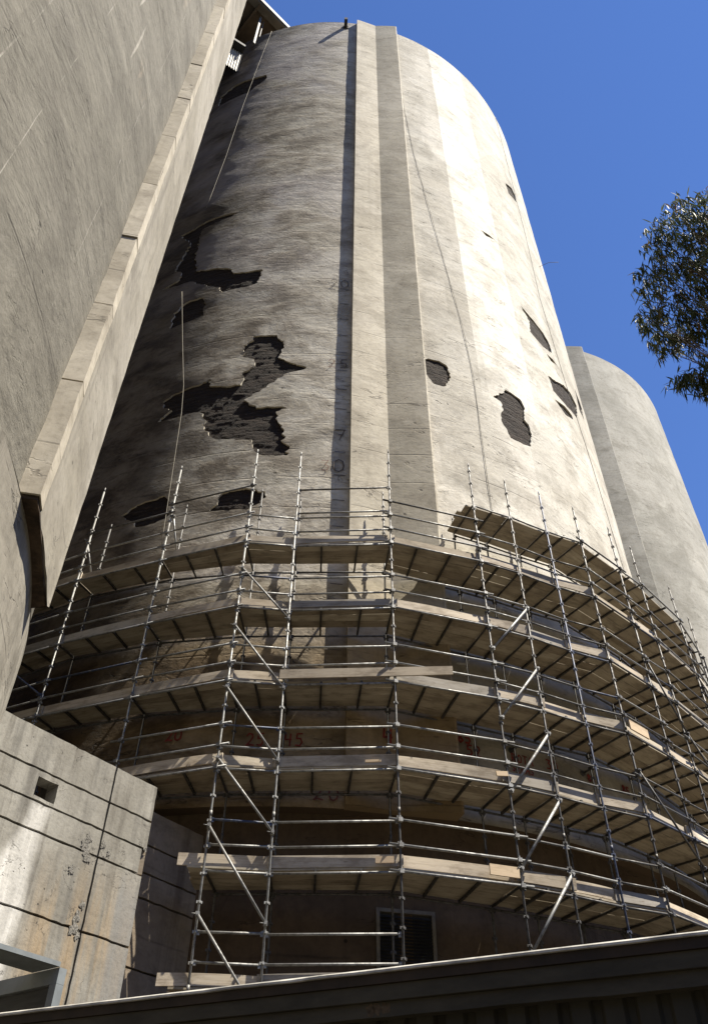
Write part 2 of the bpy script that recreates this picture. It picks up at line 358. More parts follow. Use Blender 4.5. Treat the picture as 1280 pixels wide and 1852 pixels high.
# ------------------------------------------------------------------ silos
R = 13.5
C1 = Vector((-1.643, 30.326, 0)); H1 = 59.58; ZB = 7.65
C2 = Vector((13.9, 51.9, 0)); H2 = 55.6
def cyl(c, u, z, off=0.0):
    th = u / R; return Vector((c.x + (R + off) * sin(th), c.y - (R + off) * cos(th), z))

PATCH = {
'a': [(-1.94,24.91),(-1.14,24.81),(-0.81,24.23),(-0.96,23.6),(-0.9,23.39),(-0.46,23.14),(0.0,22.86),(-0.2,22.74),(-0.65,22.57),(-0.78,22.35),(-1.29,21.87),(-1.63,21.55),(-1.93,21.31),(-1.72,21.06),(-1.56,20.83),(-0.86,20.86),(-0.5,20.78),(-0.83,20.56),(-0.8,20.15),(-0.53,19.74),(-0.52,19.1),(-0.38,18.91),(-0.37,18.5),(-1.19,18.54),(-1.43,18.91),(-1.51,19.29),(-1.95,19.35),(-2.48,19.44),(-2.71,19.49),(-3.04,19.96),(-3.24,20.68),(-3.37,20.97),(-3.72,21.03),(-4.2,20.98),(-4.91,21.0),(-4.65,21.3),(-4.48,21.44),(-4.84,21.73),(-4.9,22.05),(-4.43,22.37),(-3.94,22.49),(-3.41,22.61),(-3.3,22.73),(-3.22,22.33),(-2.53,22.15),(-2.15,22.15),(-2.09,22.43),(-2.21,22.68),(-1.69,23.21),(-1.81,23.46),(-2.22,23.7),(-2.27,24.2),(-1.97,24.72)],
'b': [(-4.47,17.28),(-3.94,17.35),(-3.83,17.21),(-3.73,16.4),(-4.09,16.28),(-4.62,16.27),(-4.98,16.65),(-5.33,16.94),(-5.07,17.08),(-4.82,17.22)],
'c': [(-2.2,17.1),(-1.39,17.16),(-0.97,16.97),(-0.89,16.74),(-1.09,16.54),(-1.31,16.33),(-1.78,16.33),(-2.43,16.38),(-2.28,16.78)],
'd': [(-4.38,28.26),(-4.21,27.89),(-4.12,26.9),(-4.61,26.77),(-5.19,26.7),(-5.51,26.64),(-5.5,27.43),(-5.31,28.09),(-4.85,28.26)],
'e': [(-6.4,34.5),(-5.74,34.56),(-5.22,34.83),(-4.42,34.9),(-3.64,34.77),(-3.92,34.51),(-4.62,34.42),(-5.25,34.1),(-5.22,33.2),(-5.17,32.0),(-5.04,31.02),(-4.83,30.51),(-4.06,30.26),(-3.31,29.88),(-3.34,29.61),(-2.8,29.42),(-2.02,29.4),(-2.03,28.89),(-2.15,28.42),(-2.68,28.27),(-3.51,28.21),(-3.74,28.66),(-4.52,29.24),(-5.1,29.82),(-5.76,29.88),(-6.55,30.13),(-5.82,30.30),(-5.70,30.62),(-5.72,30.91),(-6.16,31.35),(-5.98,31.89),(-5.81,32.44),(-5.67,33.29)],
'g': [(-6.6,51.18),(-5.74,51.86),(-5.2,51.92),(-4.29,51.69),(-3.69,51.63),(-3.63,50.92),(-4.16,50.27),(-4.6,49.6),(-5.48,49.64),(-6.58,49.69)],
'h': [(4.07,24.18),(4.3,24.4),(4.7,24.47),(4.98,24.29),(5.09,23.89),(5.02,23.43),(4.76,22.98),(4.43,22.96),(4.23,23.23),(4.06,23.58)],
'i': [(6.84,23.54),(7.31,24.1),(7.49,24.43),(7.77,24.42),(8.19,24.34),(8.36,23.99),(8.16,23.18),(8.39,23.01),(8.41,22.55),(8.21,21.72),(7.85,21.64),(7.33,21.61),(7.14,22.04),(7.0,22.42),(7.15,22.99),(7.15,23.49)],
'j': [(9.62,32.02),(10.1,31.9),(10.59,31.74),(11.22,31.51),(11.6,31.14),(11.61,30.48),(10.85,30.11),(10.24,30.24),(9.95,30.37),(10.07,31.29)],
'k': [(10.98,29.77),(11.49,29.92),(11.82,29.81),(11.25,29.53)],
'l': [(10.53,27.82),(11.16,28.04),(11.91,28.53),(12.68,28.77),(13.16,28.36),(12.64,26.99),(12.11,26.95),(11.66,26.85),(11.03,26.9),(10.65,26.96),(10.68,27.48)],
'm': [(10.62,26.33),(11.41,26.63),(12.0,26.6),(12.0,26.32),(11.32,25.99)],
'n': [(13.91,30.41),(14.44,29.51),(14.07,28.31),(13.55,28.35)],
'o': [(11.4,46.77),(12.19,47.45),(12.5,47.04),(12.45,46.03),(11.44,45.54)],
'p': [(7.87,36.79),(8.43,36.9),(8.8,36.85),(8.2,36.56)]}

def jag(poly, step=.13, amp=.05):
    out = []
    for i, (a, b) in enumerate(zip(poly, poly[1:] + poly[:1])):
        L = hypot(b[0] - a[0], b[1] - a[1]); n = max(1, int(L / step))
        for k in range(n):
            t = k / n; x, y = a[0] + (b[0] - a[0]) * t, a[1] + (b[1] - a[1]) * t
            if n > 1:
                x0_ = x; x += (mnoise.noise(Vector((x * 4, y * 7, 3.1))) * 1.5 + mnoise.noise(Vector((x * 3, y * 19, 6.1))) * .9) * amp; y += (mnoise.noise(Vector((x0_ * 4, y * 6, 8.7))) * .6 + mnoise.noise(Vector((x0_ * 14, y * 6, 2.7))) * .35) * amp
            out.append((x, y))
    return out
def inside(p, poly):
    c = False; x, y = p
    for (x1, y1), (x2, y2) in zip(poly, poly[1:] + poly[:1]):
        if (y1 > y) != (y2 > y) and x < (x2 - x1) * (y - y1) / (y2 - y1) + x1: c = not c
    return c
def cdt(outer, holes, pts):
    vs = [Vector(p) for p in outer]; ed = [(i, (i + 1) % len(outer)) for i in range(len(outer))]
    for h in holes:
        n = len(vs); vs += [Vector(p) for p in h]; ed += [(n + i, n + (i + 1) % len(h)) for i in range(len(h))]
    vs += [Vector(p) for p in pts]
    v, e, f, _, _, _ = delaunay_2d_cdt(vs, ed, [], 0, 1e-5)
    return v, f
def wobble(u, z):           # slip-form unevenness of the shell, a few centimetres
    return .018 * mnoise.noise(Vector((u * .35, z * .9, 1.7))) + .010 * mnoise.noise(Vector((u * .9, z * 3.2, 5.1)))

def silo_wall(c, H, zb, polys, mat, parent):
    ul, ur = -10.5, 16.5
    us = [ul + (ur - ul) * i / 120 for i in range(121)]
    m = MB()
    if polys:
        zs = [zb + (H - zb) * i / 150 for i in range(151)]
        outer = [(u, zb) for u in us] + [(ur, z) for z in zs[1:-1]] + [(u, H) for u in reversed(us)] + [(ul, z) for z in reversed(zs[1:-1])]
        boxes = [(min(p[0] for p in q) - .06, max(p[0] for p in q) + .06, min(p[1] for p in q) - .06, max(p[1] for p in q) + .06, q) for q in polys]
        def near(p):
            for x0, x1, y0, y1, q in boxes:
                if x0 < p[0] < x1 and y0 < p[1] < y1: return True
            return False
        def hit(p): return any(x0 < p[0] < x1 and y0 < p[1] < y1 and inside(p, q) for x0, x1, y0, y1, q in boxes)
        pts = [(u, z) for u in us[1:-1] for z in zs[1:-1] if not hit((u, z))]
        v, f = cdt(outer, polys, pts)
        for p in v: m.v.append(tuple(cyl(c, p.x, p.y, wobble(p.x, p.y))))
        for tri in f:
            cx = sum(v[i].x for i in tri) / 3; cy = sum(v[i].y for i in tri) / 3
            if near((cx, cy)) and hit((cx, cy)): continue
            m.face(tuple(tri), [(v[i].x, v[i].y) for i in tri], 0, True)
    else:
        zs = [zb + (H - zb) * i / 60 for i in range(61)]
        n0 = len(m.v)
        for z in zs:
            for u in us: m.v.append(tuple(cyl(c, u, z, wobble(u + 40, z))))
        for j in range(60):
            for i in range(120):
                q = (j * 121 + i, j * 121 + i + 1, (j + 1) * 121 + i + 1, (j + 1) * 121 + i)
                m.face(q, [(us[i], zs[j]), (us[i + 1], zs[j]), (us[i + 1], zs[j + 1]), (us[i], zs[j + 1])], 0, True)
    full = 2 * pi * R; n = 70; b0 = len(m.v)
    ub = [ur + (full - (ur - ul)) * i / n for i in range(n + 1)]
    for z in (zb, H):
        for u in ub: m.v.append(tuple(cyl(c, u, z)))
    for i in range(n):
        m.face((b0 + i, b0 + i + 1, b0 + n + 2 + i, b0 + n + 1 + i), [(ub[i], zb), (ub[i + 1], zb), (ub[i + 1], H), (ub[i], H)], 0, True)
    # roof slab just inside the rim
    r0 = len(m.v)
    for k in range(96): m.v.append(tuple(cyl(c, full * k / 96, H - .05, -.04)))
    m.face(tuple(r0 + k for k in range(96)))
    return m.build('wall', mat, parent)

def rib_mesh(c, H, zb, mat, parent, ue=3.98):
    # plan of the anchorage rib: a spine, a face falling back, a second face standing out again
    prof = [(1.50, -.05), (1.50, .24), (2.69, .08), (3.93, .38), (3.985, .36), (3.99, -.05)]
    m = MB(); N = 90; zs = [zb + (H + .02 - zb) * i / N for i in range(N + 1)]
    acc = [0]
    for a, b in zip(prof, prof[1:]): acc.append(acc[-1] + hypot(b[0] - a[0], b[1] - a[1]))
    for k in range(len(prof) - 1):
        n = len(m.v); sub = 6 if k in (1, 2) else 1
        for z in zs:
            for s in range(sub + 1):
                t = s / sub; u = prof[k][0] + (prof[k + 1][0] - prof[k][0]) * t; o = prof[k][1] + (prof[k + 1][1] - prof[k][1]) * t
                edge = .012 * mnoise.noise(Vector((k * 9.0 + (s == sub) * 9.0, z * 2.5, 2))) if s in (0, sub) else 0
                m.v.append(tuple(cyl(c, u + edge, z, o + (.010 * mnoise.noise(Vector((u * 2, z * 1.5, 4))) if 0 < s < sub else edge * .5))))
        for j in range(N):
            for s in range(sub):
                a = n + j * (sub + 1) + s
                ua = acc[k] + (acc[k + 1] - acc[k]) * s / sub; ub = acc[k] + (acc[k + 1] - acc[k]) * (s + 1) / sub
                m.face((a, a + 1, a + sub + 2, a + sub + 1), [(ua, zs[j]), (ub, zs[j]), (ub, zs[j + 1]), (ua, zs[j + 1])], 0, sub > 1)
    for z, rev in ((zs[0], False), (zs[-1], True)):
        n = len(m.v); m.v += [tuple(cyl(c, u, z, o)) for u, o in prof]
        idx = list(range(n, n + len(prof)))
        if not rev: idx.reverse()
        m.face((idx[0], idx[1], idx[2], idx[-1]) if False else tuple(idx), [(0, 0)] * len(prof))
    return m.build('rib', mat, parent)

silo = thing('grain_silo', 'tall pale concrete silo with dark spalled patches, scaffolding wrapped round its foot', 'silo', (C1.x, C1.y, -E))
polys = {k: jag(v, .085, .085 if k in 'abcdefg' else (.06 if k in 'hijl' else .02)) for k, v in PATCH.items()}
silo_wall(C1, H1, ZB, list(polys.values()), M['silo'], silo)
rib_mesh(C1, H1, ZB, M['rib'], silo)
for k, q in polys.items():
    m = MB(); D = .06
    x0, x1 = min(p[0] for p in q), max(p[0] for p in q); y0, y1 = min(p[1] for p in q), max(p[1] for p in q)
    pts = []
    y = y0 + .03; row = 0
    while y < y1:
        x = x0 + .05 + rnd.random() * .12
        while x < x1:
            if inside((x, y), q): pts.append((x, y))
            x += .18
        y += .042; row += 1
    v, f = cdt(q, [], pts)
    def depth(p, edge):
        rdg = abs(((p.y / .126 + .9 * mnoise.noise(Vector((p.x * .6, p.y * .6, 2)))) % 1) - .5) * 2
        return -(D - (0 if edge else .004 * rdg + .030 * mnoise.noise(Vector((p.x * 2, p.y * 7, 1))) + .012 * mnoise.noise(Vector((p.x * 5, p.y * 21, 1)))))
    for i, p in enumerate(v): m.v.append(tuple(cyl(C1, p.x, p.y, depth(p, i < len(q)))))
    for tri in f:
        cx = sum(v[i].x for i in tri) / 3; cy = sum(v[i].y for i in tri) / 3
        if inside((cx, cy), q): m.face(tuple(tri), [(v[i].x, v[i].y) for i in tri], 0, True)
    n = len(m.v); L = len(q)
    area = sum(a[0] * b[1] - b[0] * a[1] for a, b in zip(q, q[1:] + q[:1]))
    for p in q: m.v.append(tuple(cyl(C1, p[0], p[1], wobble(p[0], p[1]))))
    for p in q: m.v.append(tuple(cyl(C1, p[0], p[1], -D)))
    for i in range(L):
        j = (i + 1) % L
        m.face((n + i, n + j, n + L + j, n + L + i), [(q[i][0], q[i][1]), (q[j][0], q[j][1]), (q[j][0], q[j][1] + .1), (q[i][0], q[i][1] + .1)], 1)
    m.build('spalled_patch', [M['patch'], M['rib']], silo)
# recessed base, soffit ring, louvre
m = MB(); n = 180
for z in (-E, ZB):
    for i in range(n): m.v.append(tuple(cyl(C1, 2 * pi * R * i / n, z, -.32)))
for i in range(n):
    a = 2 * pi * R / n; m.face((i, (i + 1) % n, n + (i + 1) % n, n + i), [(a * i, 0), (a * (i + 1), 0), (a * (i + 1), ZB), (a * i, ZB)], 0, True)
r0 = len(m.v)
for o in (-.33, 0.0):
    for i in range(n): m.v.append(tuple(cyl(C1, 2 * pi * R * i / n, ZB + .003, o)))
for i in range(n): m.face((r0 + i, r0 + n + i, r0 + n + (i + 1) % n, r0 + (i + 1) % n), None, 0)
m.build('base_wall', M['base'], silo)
def ribbon(pts, width, c, off, up_first=True):
    m = MB()
    for a, b in zip(pts, pts[1:]):
        d = Vector((b[0] - a[0], b[1] - a[1], 0)); L = d.length
        if L < 1e-6: continue
        d /= L; nn = Vector((-d.y, d.x, 0)) * width / 2; a2 = Vector((a[0], a[1], 0)) - d * width * .3; b2 = Vector((b[0], b[1], 0)) + d * width * .3
        k = len(m.v)
        q = [a2 - nn, b2 - nn, b2 + nn, a2 + nn]
        m.v += [tuple(cyl(c, p.x, p.y, off)) for p in q]; m.face((k, k + 1, k + 2, k + 3))
    return m
ventm = MB()
u0, u1, z0v, z1v = 2.28, 3.36, 3.0, 5.74
vent = None
fr = MB()
for a, b, cc, d in ((u0 - .07, u0, z0v, z1v), (u1, u1 + .07, z0v, z1v), (u0 - .07, u1 + .07, z1v, z1v + .07)):
    P = [cyl(C1, a, cc, -.31), cyl(C1, b, cc, -.31), cyl(C1, b, cc, -.24), cyl(C1, a, cc, -.24), cyl(C1, a, d, -.31), cyl(C1, b, d, -.31), cyl(C1, b, d, -.24), cyl(C1, a, d, -.24)]
    fr.hexa(P)
vent = fr.build('louvre_vent', M['vent_frame'], silo)
bl = MB(); z = z0v
bl.quad(cyl(C1, u0, z0v, -.312), cyl(C1, u1, z0v, -.312), cyl(C1, u1, z1v, -.312), cyl(C1, u0, z1v, -.312))
while z < z1v - .05:
    bl.quad(cyl(C1, u0, z, -.25), cyl(C1, u1, z, -.25), cyl(C1, u1, z + .055, -.305), cyl(C1, u0, z + .055, -.305)); z += .06
bl.build('blade', M['vent'], vent)
# painted numbers and the metre scale
DIG = {'0': [[(.5, 1), (.12, .8), (.05, .45), (.2, .08), (.5, 0), (.85, .15), (.95, .5), (.85, .85), (.5, 1)]],
 '1': [[(.5, 1), (.5, 0)]], '2': [[(.08, .8), (.3, 1), (.7, .95), (.8, .7), (.5, .35), (.05, .02), (.4, .1), (.95, .02)]],
 '3': [[(.1, .95), (.8, .95), (.45, .58), (.85, .4), (.7, .05), (.1, .05)]], '4': [[(.15, 1), (.1, .5), (.8, .5)], [(.72, .95), (.66, 0)]],
 '5': [[(.85, 1), (.25, .97), (.2, .58), (.65, .6), (.85, .3), (.6, .02), (.1, .06)]], '7': [[(.05, .95), (.9, .95), (.4, 0)], [(.3, .5), (.8, .5)]],
 '8': [[(.5, .55), (.15, .8), (.5, 1), (.8, .8), (.5, .55), (.1, .25), (.5, 0), (.88, .25), (.5, .55)]],
 'R': [[(.1, 0), (.15, 1), (.8, .9), (.7, .55), (.2, .5), (.9, 0)]], 'O': [[(.5, 1), (.1, .6), (.3, .05), (.8, .1), (.9, .7), (.5, 1)]],
 'T': [[(0, 1), (1, .95)], [(.5, .97), (.45, 0)]], 'A': [[(.05, 0), (.5, 1), (.95, 0)], [(.2, .4), (.8, .4)]],
 'E': [[(.9, 1), (.15, .95), (.1, .02), (.85, 0)], [(.15, .5), (.7, .5)]], 'M': [[(.05, 0), (.15, 1), (.5, .4), (.85, 1), (.95, 0)]],
 'S': [[(.85, .9), (.3, 1), (.2, .65), (.8, .4), (.6, .02), (.1, .1)]], '-': [[(.05, .5), (.95, .48)]]}
def write(text, u, z, h, w_, mat, c=C1, off=.035, name='painted_number', gap=.25):
    m = MB(); wd = h * .62
    for i, ch in enumerate(text):
        if ch == ' ': continue
        for st in DIG[ch]:
            r = ribbon([(u + i * wd * (1 + gap) + p[0] * wd, z + p[1] * h) for p in st], w_, c, off); n = len(m.v)
            m.v += r.v
            for f in r.f: m.face(tuple(n + k for k in f))
    return m.build(name, mat, silo)
for i in range(0, 17):
    z = 27.86 - 1.016 * i
    ribbon([(1.02 - .05 * rnd.random(), z), (1.36, z - .01)], .028, C1, .03).build('metre_mark', M['black'], silo)
write('20', .66, 27.95, .50, .032, M['black']); write('5', 1.10, 22.90, .48, .032, M['black']); write('2', .72, 22.90, .44, .02, M['brownp'])
write('7', 1.05, 19.25, .50, .03, M['black']); write('3', .64, 17.85, .46, .02, M['brownp']); write('0', 1.02, 17.85, .52, .036, M['black'])
write('20', .85, 7.80, .34, .035, M['brownp'], gap=.5)
write('25', -.68, 9.02, .29, .036, M['red']); write('45', .16, 9.02, .30, .036, M['red'])
write('20', -2.52, 9.22, .26, .04, M['red'])
write('85', 4.12, 9.50, .24, .05, M['red']); write('52', 4.32, 9.20, .26, .04, M['red'])
write('ROTA', 5.48, 9.28, .20, .03, M['red'], name='painted_word'); write('SEEMS', 5.46, 9.04, .16, .028, M['red'], name='painted_word')
write('30', 6.46, 9.32, .24, .034, M['red']); write('88', 7.74, 9.34, .17, .045, M['red']); write('85', 9.0, 9.40, .20, .05, M['red'])
# the '4' sits on the rib face
m = MB(); 
for st in DIG['4']:
    r = ribbon([(2.30 + p[0] * .26, 9.05 + p[1] * .42) for p in st], .05, C1, .235); n = len(m.v); m.v += r.v
    for f in r.f: m.face(tuple(n + k for k in f))
m.build('painted_number', M['red'], silo)
# rim bracket
m = MB(); bd = (cyl(C1, .80, 0, 1) - cyl(C1, .80, 0, 0)).normalized()
m.box(cyl(C1, .80, 58.62, .22), (.62, .20, .34), bd); m.box(cyl(C1, .80, 58.62, .02), (.06, .34, .46), bd)
m.build('bracket', M['bearer'], silo)
# wire stub off the right edge
m = MB(); p = cyl(C1, 13.6, 40.6, 0); m.tube([p, p + Vector((.5, -.2, .12)), p + Vector((.95, -.35, -.12))], .012, 5); m.build('wire_stub', M['cable_dark'], silo)
# hanging lines
CAB = [('pale hanging cable down the shaded left flank of the big silo, upper length', [(-3.99,59.5),(-4.34,54.02),(-4.71,47.48),(-4.94,41.3),(-5.27,36.12)], 'cable', .009),
 ('pale hanging cable beside the large spalled patch, lower left of the big silo', [(-5.33,29.09),(-4.68,25.38),(-4.18,22.58),(-4.01,21.06),(-3.88,18.9),(-3.66,15.2)], 'cable', .009),
 ('dark thin cable hanging right of the rib on the bright face', [(4.05,59.5),(4.09,49.17),(4.5,41.49),(5.24,33.67),(5.87,27.31),(6.04,24.28),(6.0,21.23),(5.97,16.2)], 'cable_dark', .009),
 ('dark thin cable near the right edge of the big silo', [(12.95,59.5),(12.34,41.8),(11.9,35.24),(12.26,29.12),(12.82,24.68),(13.4,17.96)], 'cable_dark', .010)]
for lab, pts, mt, r in CAB:
    m = MB(); P = []
    for a, b in zip(pts, pts[1:]):
        for k in range(5): P.append((a[0] + (b[0] - a[0]) * k / 5, a[1] + (b[1] - a[1]) * k / 5))
    P.append(pts[-1]); m.tube([cyl(C1, u, z, .07 if mt == 'cable' else .028) for u, z in P], r, 5)
    tag(m.build('hanging_cable', M[mt], None, cyl(C1, pts[-1][0], pts[-1][1], .07)), lab, 'cable', 'cables hanging down the silo face')

s2 = thing('grain_silo', 'plain grey concrete silo standing behind on the right, partly hidden by the big one', 'silo', (C2.x, C2.y, -E))
silo_wall(C2, H2, -E, None, M['silo2'], s2)
rib_mesh(C2, H2, -E, M['silo2'], s2)

# ------------------------------------------------------------------ left tower (near silo seen edge-on)
C0 = Vector((-17.97, 6.43, 0)); ZT = 62.0; Z0 = 8.0
P1, P2, P3 = Vector((-4.56, 8.0, 0)), Vector((-4.26, 8.06, 0)), Vector((-4.75, 10.43, 0))
tw = thing('concrete_tower', 'huge grey streaked concrete tower rising out of frame at the left edge', 'tower', (C0.x, C0.y, -E))
def tcyl(th, z, off=0.0): return Vector((C0.x + (R + off) * sin(th), C0.y - (R + off) * cos(th), z))
def shell(z0, z1, off, a0, a1, na, nz, amp=.02):
    m = MB()
    for j in range(nz + 1):
        for i in range(na + 1):
            th = a0 + (a1 - a0) * i / na; z = z0 + (z1 - z0) * j / nz
            m.v.append(tuple(tcyl(th, z, off + amp * mnoise.noise(Vector((th * R * .5, z * 1.1, 9))) + amp * .6 * mnoise.noise(Vector((th * R * 1.3, z * 3.5, 3))))))
    for j in range(nz):
        for i in range(na):
            a = j * (na + 1) + i; u = [(a0 + (a1 - a0) * k / na) * R for k in (i, i + 1)]; z = [z0 + (z1 - z0) * k / nz for k in (j, j + 1)]
            m.face((a, a + 1, a + na + 2, a + na + 1), [(u[0], z[0]), (u[1], z[0]), (u[1], z[1]), (u[0], z[1])], 0, True)
    return m
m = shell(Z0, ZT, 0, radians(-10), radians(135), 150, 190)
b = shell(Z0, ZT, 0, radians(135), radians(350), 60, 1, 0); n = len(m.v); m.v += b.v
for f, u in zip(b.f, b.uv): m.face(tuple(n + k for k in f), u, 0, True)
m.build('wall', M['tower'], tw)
# lower wall: a slightly thicker ring with a small ledge
m = shell(-E, Z0 - .04, .07, radians(-10), radians(350), 260, 60, .012)
n = len(m.v)
for i in range(261):
    th = radians(-10) + 2 * pi * i / 260; m.v += [tuple(tcyl(th, Z0 - .04, .075)), tuple(tcyl(th, Z0, -.06))]
for i in range(260): m.face((n + 2 * i, n + 2 * i + 2, n + 2 * i + 3, n + 2 * i + 1), [(i * .3, 0), (i * .3 + .3, 0), (i * .3 + .3, .1), (i * .3, .1)], 0)
M['tower_low'] = concrete_uv("tower_foot_concrete", (.25, .23, .19), (.10, .09, .072), (.33, .31, .265), .2, .95, .5, .04, 27.7)
m.build('lower_wall', M['tower_low'], tw)
# corner rib in stacked cast lengths: joints at measured heights
J = [8.0, 10.52, 12.73, 15.09, 17.37, 19.88, 22.21, 24.62, 27.28, 29.89]
while J[-1] < ZT - 2.5: J.append(J[-1] + 2.45)
J.append(ZT)
P4 = Vector((-5.15, 10.60, 0)); P0 = Vector((-4.75, 7.95, 0)); PM = P2.lerp(P3, .13) + Vector((.006, 0, 0))
m = MB()
def prism(m, plan, za, zb, u0=0, jit=0, bj=0):
    acc = u0; n = len(plan)
    for k in range(n):
        a, b = plan[k], plan[(k + 1) % n]; L = (b - a).length; N = max(1, int((zb - za) / .35))
        st = len(m.v); K = max(1, int(L / .3))
        for j in range(N + 1):
            z = za + (zb - za) * j / N
            for i in range(K + 1):
                p = a.lerp(b, i / K); e = jit * mnoise.noise(Vector((p.x * 2, p.y * 2, z * 2.2)))
                m.v.append((p.x + e, p.y + e * .4, z + (bj * (mnoise.noise(Vector((p.y * 3.1, p.x * 3.1, 4))) + .5 * mnoise.noise(Vector((p.y * 11, p.x * 9, 4)))) if j == 0 else 0)))
        for j in range(N):
            for i in range(K):
                q = st + j * (K + 1) + i; ua, ub = acc + L * i / K, acc + L * (i + 1) / K; zz = [za + (zb - za) * (j + k2) / N for k2 in (0, 1)]
                m.face((q, q + 1, q + K + 2, q + K + 1), [(ua, zz[0]), (ub, zz[0]), (ub, zz[1]), (ua, zz[1])], 0, K > 3)
        acc += L
    for z, r in ((za, True), (zb, False)):
        st = len(m.v); m.v += [(p.x, p.y, z) for p in plan]; idx = list(range(st, st + n))
        if r: idx.reverse()
        m.face(tuple(idx), [(p.x, p.y) for p in plan])
PE = P3 + Vector((.012, .05, 0))
for i, (a, b_) in enumerate(zip(J, J[1:])):
    o = Vector((rnd.uniform(-.012, .012), rnd.uniform(-.018, .018), 0))
    prism(m, [P0 + o, P1 + o, P2 + o, PM + o * .3, P4.lerp(P0, .6)], a + .020, b_ - .020, i * 3.7, .016)
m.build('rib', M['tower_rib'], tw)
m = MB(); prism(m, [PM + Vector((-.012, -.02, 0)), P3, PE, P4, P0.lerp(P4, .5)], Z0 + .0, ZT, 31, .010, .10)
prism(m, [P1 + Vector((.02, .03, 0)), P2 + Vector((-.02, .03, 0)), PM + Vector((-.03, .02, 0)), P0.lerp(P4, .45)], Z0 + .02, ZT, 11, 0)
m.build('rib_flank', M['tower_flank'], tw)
M['soffit'] = simple('broken_dark_soffit', (.05, .033, .02), .95, .6, 3, (1, 1, 1), 0, 1.0, .06)  # broken brown underside, its shade painted in as a darker tone
m = MB(); prism(m, [PM + Vector((-.02, .0, 0)), P3 + Vector((-.03, -.03, 0)), PE + Vector((-.03, -.02, 0)), P4 + Vector((-.3, 0, 0)), P0 + Vector((-.1, .1, 0)), P1 + Vector((.02, .04, 0)), P2 + Vector((-.03, .04, 0))], Z0 - .05, Z0 + .12, 5, .02, .04); m.build('rib_soffit', M['soffit'], tw)
# two hanging cables over the foot
for lab, pts in (('dark cable sagging over the lower wall of the left tower, nearer the rib', [(radians(92.5), 6.8), (radians(93.6), 6.1), (radians(95.2), 5.0), (radians(95.9), 4.0), (radians(96.2), 2.0)]),
                 ('dark cable hanging at the extreme left edge on the left tower foot', [(radians(88.8), 6.4), (radians(90.6), 5.6), (radians(92.0), 4.7), (radians(92.8), 3.6), (radians(93.0), 2.0)])):
    m = MB(); m.tube([tcyl(t, z, .11) for t, z in pts], .016, 6)
    tag(m.build('hanging_cable', M['cable_dark'], None, tcyl(*pts[-1])), lab, 'cable', 'cables on the left tower foot')

# ------------------------------------------------------------------ gallery across the tops
gd = Vector((-.73, -.69, 0)).normalized(); gn = Vector((gd.y, -gd.x, 0)) * -1     # gn points right-front
if gn.x < 0: gn = -gn
G0 = Vector((-5.0, 18.1, 0))
gal = thing('conveyor_gallery', 'weathered steel conveyor gallery bridging the tower and silo tops', 'gallery', (G0.x, G0.y, H1))
m = MB()
def slab(m, s0, s1, n0, n1, z0, z1, mi=0):
    P = [G0 + gd * s + gn * nn for s, nn in ((s0, n0), (s1, n0), (s1, n1), (s0, n1))]
    m.hexa([p + Vector((0, 0, z0)) for p in P] + [p + Vector((0, 0, z1)) for p in P], mi)
slab(m, -9, 11, -5.2, -.10, 63.1, 63.3); m.build('roof', M['gal_dark'], gal)
m = MB(); slab(m, -9, 11, -.50, .02, 62.86, 63.08); slab(m, -9, 11, -.09, .018, 63.082, 63.42); slab(m, -9, 11, .03, .12, 63.0, 63.46); m.build('fascia', M['gal_grey'], gal)
m = MB(); 
for k in range(10): slab(m, -8 + k * 2.0, -7.85 + k * 2.0, -5.0, -.12, 62.80, 63.08)
m.build('rafter', M['gal_dark'], gal)
m = MB(); slab(m, -9, 11, -5.2, -5.1, 57.0, 63.09); m.build('rear_wall', M['gal_dark'], gal)
for s in (-1.9 + 3.4, 4.6):
    m = MB(); slab(m, s, s + .14, -.74, -.60, H1 - 2.0, 62.84); m.build('post', M['gal_grey'], gal)
    m = MB(); slab(m, s - .24, s - .20, -.74, -.70, H1 - 2.0, 62.84); m.build('conduit', M['gal_grey'], gal)
m = MB(); ca, cb = Vector((-7.32, 18.02, 0)), Vector((-13.0, 14.6, 0)); L = (cb - ca).length; cd = (cb - ca) / L; cn = Vector((-cd.y, cd.x, 0))
if cn.y > 0: cn = -cn
N = int(L / .02)
for j, z in enumerate((54.2, 57.2)):
    for i in range(N + 1): m.v.append(tuple(ca + cd * L * i / N + cn * (.035 * cos(2 * pi * i * .02 / .15)) + Vector((0, 0, z))))
for i in range(N): m.face((i, i + 1, N + 2 + i, N + 1 + i), None, 0, True)
m.build('cladding', M['corr'], gal)
m = MB(); a, b_ = ca + cn * .5, cb + cn * .5
m.hexa([Vector((p.x, p.y, z)) for z in (57.22, 57.5) for p in (a, b_, cb - cn * 5, ca - cn * 2.2)]); m.build('floor', M['frame_dark'], gal)

